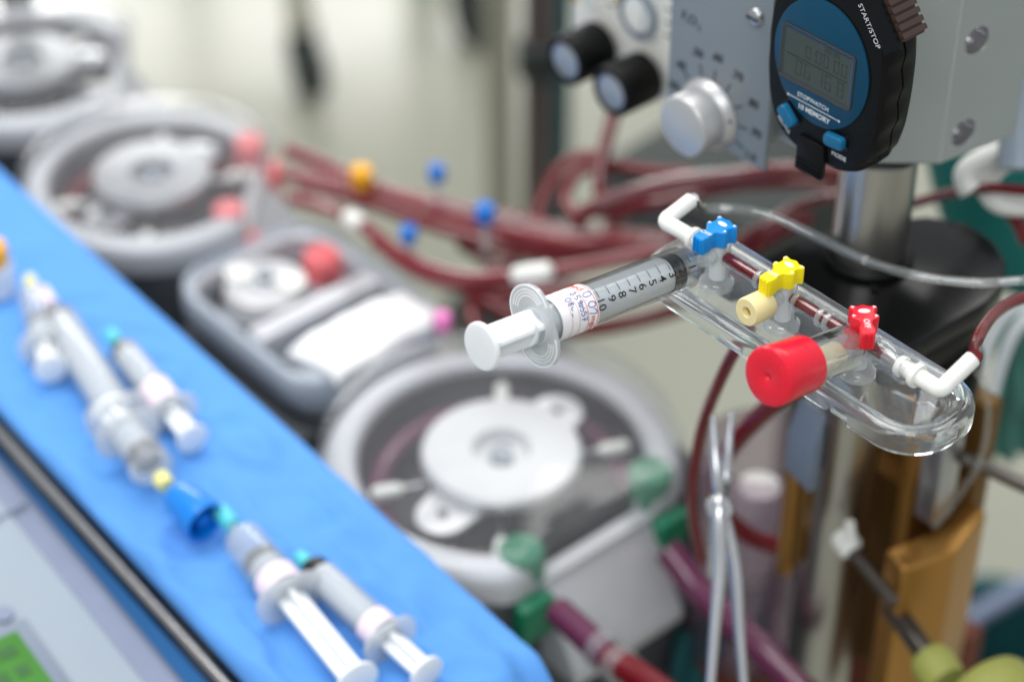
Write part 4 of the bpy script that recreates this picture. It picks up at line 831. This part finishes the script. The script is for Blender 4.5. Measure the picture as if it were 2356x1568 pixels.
# ------------------------------------------------------------------ clamps on the pole
def gold_clamp():
    o = thing('pole_clamp', 'gold jaw clamp with threaded screw and lime green wing knob', 'clamp', w(-.4325, .642, .80)); upd()
    P = [(-.4445, .6156), (-.4300, .6118), (-.4215, .6387), (-.4300, .6712), (-.4440, .6745), (-.4375, .652), (-.4385, .640)]
    MB().prism([((s + .4325) * 1000, (t - .642) * 1000) for s, t in P], -150, 0).build('jaw', 'gold', o, bevel=1.6, seg=3)
    a, c = pz(1958, 1262, .792), pz(2040, 1362, .786); a2, c2 = pz(2085, 1440, .765), pz(2130, 1502, .763)
    a, c, a2, c2 = (local(p, o) for p in (a, c, a2, c2))
    def screw(p0, p1, r, nm):
        mb = MB(); L = (p1 - p0).length; prof = [(0, 0)]; h = 0
        while h < L: prof += [(r, h), (r, h + .5), (r * .84, h + .9), (r * .84, h + 1.3)]; h += 1.8
        prof.append((0, h)); return mb.lathe(prof, p0, p1 - p0, 16).build(nm, 'thread', o)
    d = (c - a).normalized(); screw(a, c + d * 6, 3.4, 'upper_screw')
    MB().lathe([(0, -9), (5, -9), (6.2, -6), (6.2, 0), (4, 2), (0, 2)], a, d, 20).build('screw_tip', 'white_plastic', o)
    MB().cyl(a - Vector((0, 0, -2)), a + Vector((-2, -1, 16)), 3.2, 2.4, 14).build('tip_lever', 'white_plastic', o)
    d2 = (c2 - a2).normalized(); screw(a2 - d2 * 14, c2 + d2 * 8, 5.4, 'lower_screw')
    kn = MB().lathe([(0, 0), (9, 0), (10.5, 3), (10.5, 13), (9, 16), (0, 16)], c2 + d2 * 2, d2, 30).build('knob_hub', 'lime', o)
    x, y, z = frame_from(d2); k0 = c2 + d2 * 12 + Vector((16, 10, -6))
    MB().lathe([(0, 0), (20, 0), (22, 3), (22, 16), (20, 19), (10, 19), (9, 22), (0, 22)], c2 + d2 * 16 + Vector((14, 10, 0)), d2, 36).build('knob_wheel', 'lime', o)
    MB().box(-30, -8, 12, 26, -90, -50).build('clamp_bridge', 'gold_dark', o, bevel=1)
gold_clamp()
def rear_clamp():
    o = thing('pole_clamp', 'tall gold clamp body with round holes on the pole below the manifold', 'clamp', w(-.47, .66, .80)); upd()
    MB().box(-34, 34, 6, 18, -140, 62).build('back_plate', 'gold_dark', o, bevel=1.5)
    for x, z in ((4, 30), (20, 8), (6, -14)): 
        q = MB().lathe([(6.2, 0), (8, 0), (8, 1.2), (6.2, 1.2)], (x, 6, z), (0, -1, 0), 28).build('hole_rim', 'gold', o)
        MB().lathe([(0, 0), (6.1, 0), (6.1, .5), (0, .5)], (x, 6, z), (0, -1, 0), 28).build('hole', 'tyre', q)
    MB().box(6, 14, -14, 5, -60, 60).build('side_cheek', 'gold', o, bevel=1)
    MB().box(22, 34, -22, -8, 6, 66).build('silver_post', 'satin', o, bevel=1)
    MB().box(4, 14, -24, -15, 40, 64).build('silver_post', 'satin', o, bevel=1)
    MB().cyl((34, -6, 40), (96, 10, 36), 3.6, n=16).build('threaded_rod', 'thread', o)
    MB().lathe([(0, 0), (14, 0), (15, 2), (15, 14), (13, 17), (0, 17)], (92, 9, 36.2), (1, .26, -.06), 30).build('wing_knob', 'lime', o)
    MB().box(-30, 2, -5, 5.8, -30, 0).build('pole_band', 'gold_dark', o)
rear_clamp()
def slate_clamp():
    a = Vector(st(pd(1812, 990, .985))); o = thing('pole_clamp', 'slate grey block with gold bar left of the pole below the manifold', 'clamp', w(a.x, a.y, a.z)); upd()
    q = lambda x, y, d=.985: local(pd(x, y, d), o)
    MB().loft([[Vector((0, 0, -22)), Vector((16.5, 0, -27)), Vector((16.5, 0, 0)), Vector((0, 0, 0))], [Vector((0, 6, -22)), Vector((16.5, 6, -27)), Vector((16.5, 6, 17)), Vector((0, 6, 17))]]).build('block', 'slate', o, bevel=.8)
    MB().box(0, 7, 1, 8, -88, -23).build('gold_bar', 'gold', o, bevel=1)
    MB().box(7.2, 10, 3, 13, -80, -27.5).build('inner_bar', 'gold_dark', o, bevel=1)
    MB().box(6, 14, 6.3, 13, -20, 4).build('yoke', 'tyre', o, bevel=1)
slate_clamp()

# ------------------------------------------------------------------ hanging forceps
def forceps():
    d = .955; c = pd(1655, 1168, d); o = thing('forceps', 'silver locking forceps hanging point up beside the purple tube', 'forceps', c, ANG); upd(); q = lambda x, y, k=0: local(pd(x, y, d + k), o)
    for sg, P in ((0, [(1640, 955), (1645, 1030), (1652, 1110), (1660, 1168), (1690, 1300), (1700, 1440), (1712, 1600)]), (1, [(1682, 950), (1676, 1030), (1668, 1110), (1655, 1168), (1656, 1300), (1645, 1440), (1632, 1600)])):
        MB().tube([q(x, y, .004 * (1 if sg else -1) * (1 if i < 3 else -1)) for i, (x, y) in enumerate(P)], lambda f: 1.2 + 2.2 * min(1, f * 2.2) - (1.3 * max(0, f - .55) * 2), 14, 6).build('blade', 'forceps_steel', o)
    MB().lathe([(0, -5), (5.2, -5), (6, -3), (6, 3), (5.2, 5), (0, 5)], q(1655, 1165), (0, -1, .6), 24).build('pivot', 'forceps_steel', o)
    MB().cyl(q(1636, 1166), q(1655, 1166), 3.4, n=18).build('pivot_screw', 'white_plastic', o)
    MB().box(-3.2, 3.2, -4, 4, -40, -4).build('joint_box', 'forceps_steel', o, bevel=1.5)
forceps()

# ------------------------------------------------------------------ reservoir and odds behind the forceps, right hand side
def reservoir():
    c = pd(1740, 1200, 1.16); o = thing('reservoir', 'clear purple tinted reservoir with white core behind the forceps', 'reservoir', Vector((c.x, c.y, c.z - .09)))
    MB().lathe([(0, 0), (26, 0), (34, 6), (36, 20), (36, 130), (34, 140), (30, 144), (29, 138), (33, 128), (33, 20), (24, 4)], n=40).build('shell', 'purple_clear', o)
    MB().lathe([(0, 60), (11, 60), (12, 64), (12, 112), (11, 116), (0, 117)], (0, 0, 0), n=28).build('white_core', 'white_plastic', o)
    MB().lathe([(0, -40), (30, -40), (30, -1), (0, -1)], n=32).build('base', 'wood_brown', o)
reservoir()
def hook():
    c = pd(2300, 420, 1.0); o = thing('cable_hook', 'white plastic cable hook at right picture edge', 'hook', c, ANG); upd(); q = lambda x, y, k=0: local(pd(x, y, 1.0 + k), o)
    MB().tube([q(2420, 300), q(2340, 335), q(2262, 365), (q(2222, 395)), q(2222, 425), q(2232, 440)], 5.0, 16).build('upper_arm', 'white_plastic', o)
    MB().tube([q(2420, 330, .01), q(2330, 362, .01), q(2285, 390, .01), q(2272, 425, .01), q(2290, 458, .01), q(2330, 470, .01), q(2420, 468, .01)], 5.6, 16).build('curl', 'white_plastic', o)
    MB().cyl(q(2342, 390, -.01), q(2350, 120, -.01), 9, n=22).build('stem', 'console_light', o)
hook()
o = MB().lathe([(0, 0), (10, 0), (15, 5), (15, 20), (11, 30), (11, 46), (0, 46)], (0, 0, 0), n=28).build('bottle_stopper', 'white_plastic'); o.location = pd(2372, 62, .97); tag(o, 'cream rounded stopper cut by the upper right picture edge', 'stopper')
def cloth(name, m, quad, label, amp=.01):
    n, k = 26, 26; vs = []; fs = []; P = [pd(*p) for p in quad]
    for i in range(n):
        for j in range(k):
            a, c = i / (n - 1), j / (k - 1); p = P[0].lerp(P[1], a).lerp(P[3].lerp(P[2], a), c); f = amp * (math.sin(a * 17 + c * 2) * .6 + noise.noise(p * 30)); vs.append((p + Vector((.2, -1, .2)) * f - P[0]) * 1000)
    for i in range(n - 1):
        for j in range(k - 1): fs.append((i * k + j, (i + 1) * k + j, (i + 1) * k + j + 1, i * k + j + 1))
    o = MB().add(vs, fs).build(name, m, ang=180); o.location = P[0]; so = o.modifiers.new('thickness', 'SOLIDIFY'); so.thickness = .002; return tag(o, label, 'cloth', 'teal cloths at right')
cloth('teal_cloth', 'teal', [(2130, 330, 1.2), (2900, 200, 1.0), (2950, 760, 1.02), (2200, 660, 1.25)], 'deep teal cloth hanging behind the white hook')  # unseen right part added so the block's side face reflects dark teal
cloth('teal_cloth', 'teal_pale', [(2290, 720, 1.16), (2440, 700, 1.14), (2440, 1060, 1.2), (2270, 1060, 1.24)], 'pale green cloth right of the manifold end')
cloth('teal_cloth', 'teal_dark', [(1560, 1440, 1.2), (1760, 1400, 1.22), (1860, 1640, 1.22), (1520, 1640, 1.2)], 'dark teal cloth at the bottom below the purple tube')
def bin_():
    c = pz(2400, 1680, .24); o = thing('waste_bin', 'dark teal rimmed bin in the bottom right corner', 'bin', Vector((c.x, c.y, 0)), R(8)); 
    out = rr(0, 0, 260, 240, 50, 8)
    MB().loft([[(x * k, y * k, h) for x, y in out] for k, h in ((.85, 0), (.98, 230), (1.04, 236), (1.04, 248), (.95, 248), (.93, 230), (.80, 8))]).build('shell', 'teal_dark', o)
    MB().prism([(x * .86, y * .86) for x, y in out], 60, 130).build('bag_liner', 'wood_brown', o)
bin_()
def base_frame():
    a, c = pz(2190, 1420, .30), pz(2400, 1300, .30); d = (c - a).normalized(); o = thing('base_beam', 'blue grey base beam on the floor at right edge', 'beam', Vector((a.x, a.y, 0)), ANG); upd()
    L = (c - a).length * 1000 + 300; x = Vector((d.x, d.y, 0)); y = Vector((-d.y, d.x, 0))
    MB().loft([[x * a_ + y * b_ + Vector((0, 0, h)) for a_, b_ in ((-20, -7), (L, -7), (L, 7), (-20, 7))] for h in (280, 292)]).build('beam', 'grey_blue', o, bevel=4)
    for k in (0, L - 80): MB().loft([[x * (k + a_) + y * b_ + Vector((0, 0, h)) for a_, b_ in ((0, -5), (10, -5), (10, 5), (0, 5))] for h in (0, 279.5)]).build('leg', 'grey_blue', o, bevel=2)
base_frame()
o = thing('wooden_stand', 'reddish brown panel low behind the pole', 'stand', w(-.54, .76, 0)); MB().box(-60, 60, -8, 8, 0, 620).build('board', 'wood_brown', o, bevel=2); MB().box(-80, 80, -60, 60, 0, 20).build('foot', 'wood_brown', o, bevel=2)
def corner_column():
    p = pd(30, -60, 1.62); o = thing('monitor_arm', 'dark upright arm at the top left corner behind the farthest pump', 'arm', Vector((p.x, p.y, 0))); MB().box(-12, 12, -12, 12, 20, 1200).build('upright', 'tyre', o, bevel=3); MB().box(-60, 60, -60, 60, 0, 19.5).build('foot', 'tyre', o, bevel=3)
corner_column()
for ob in list(S.objects):
    if ob.type == 'MESH' and not ob.data.materials: ob.data.materials.append(MATS['white_plastic'])
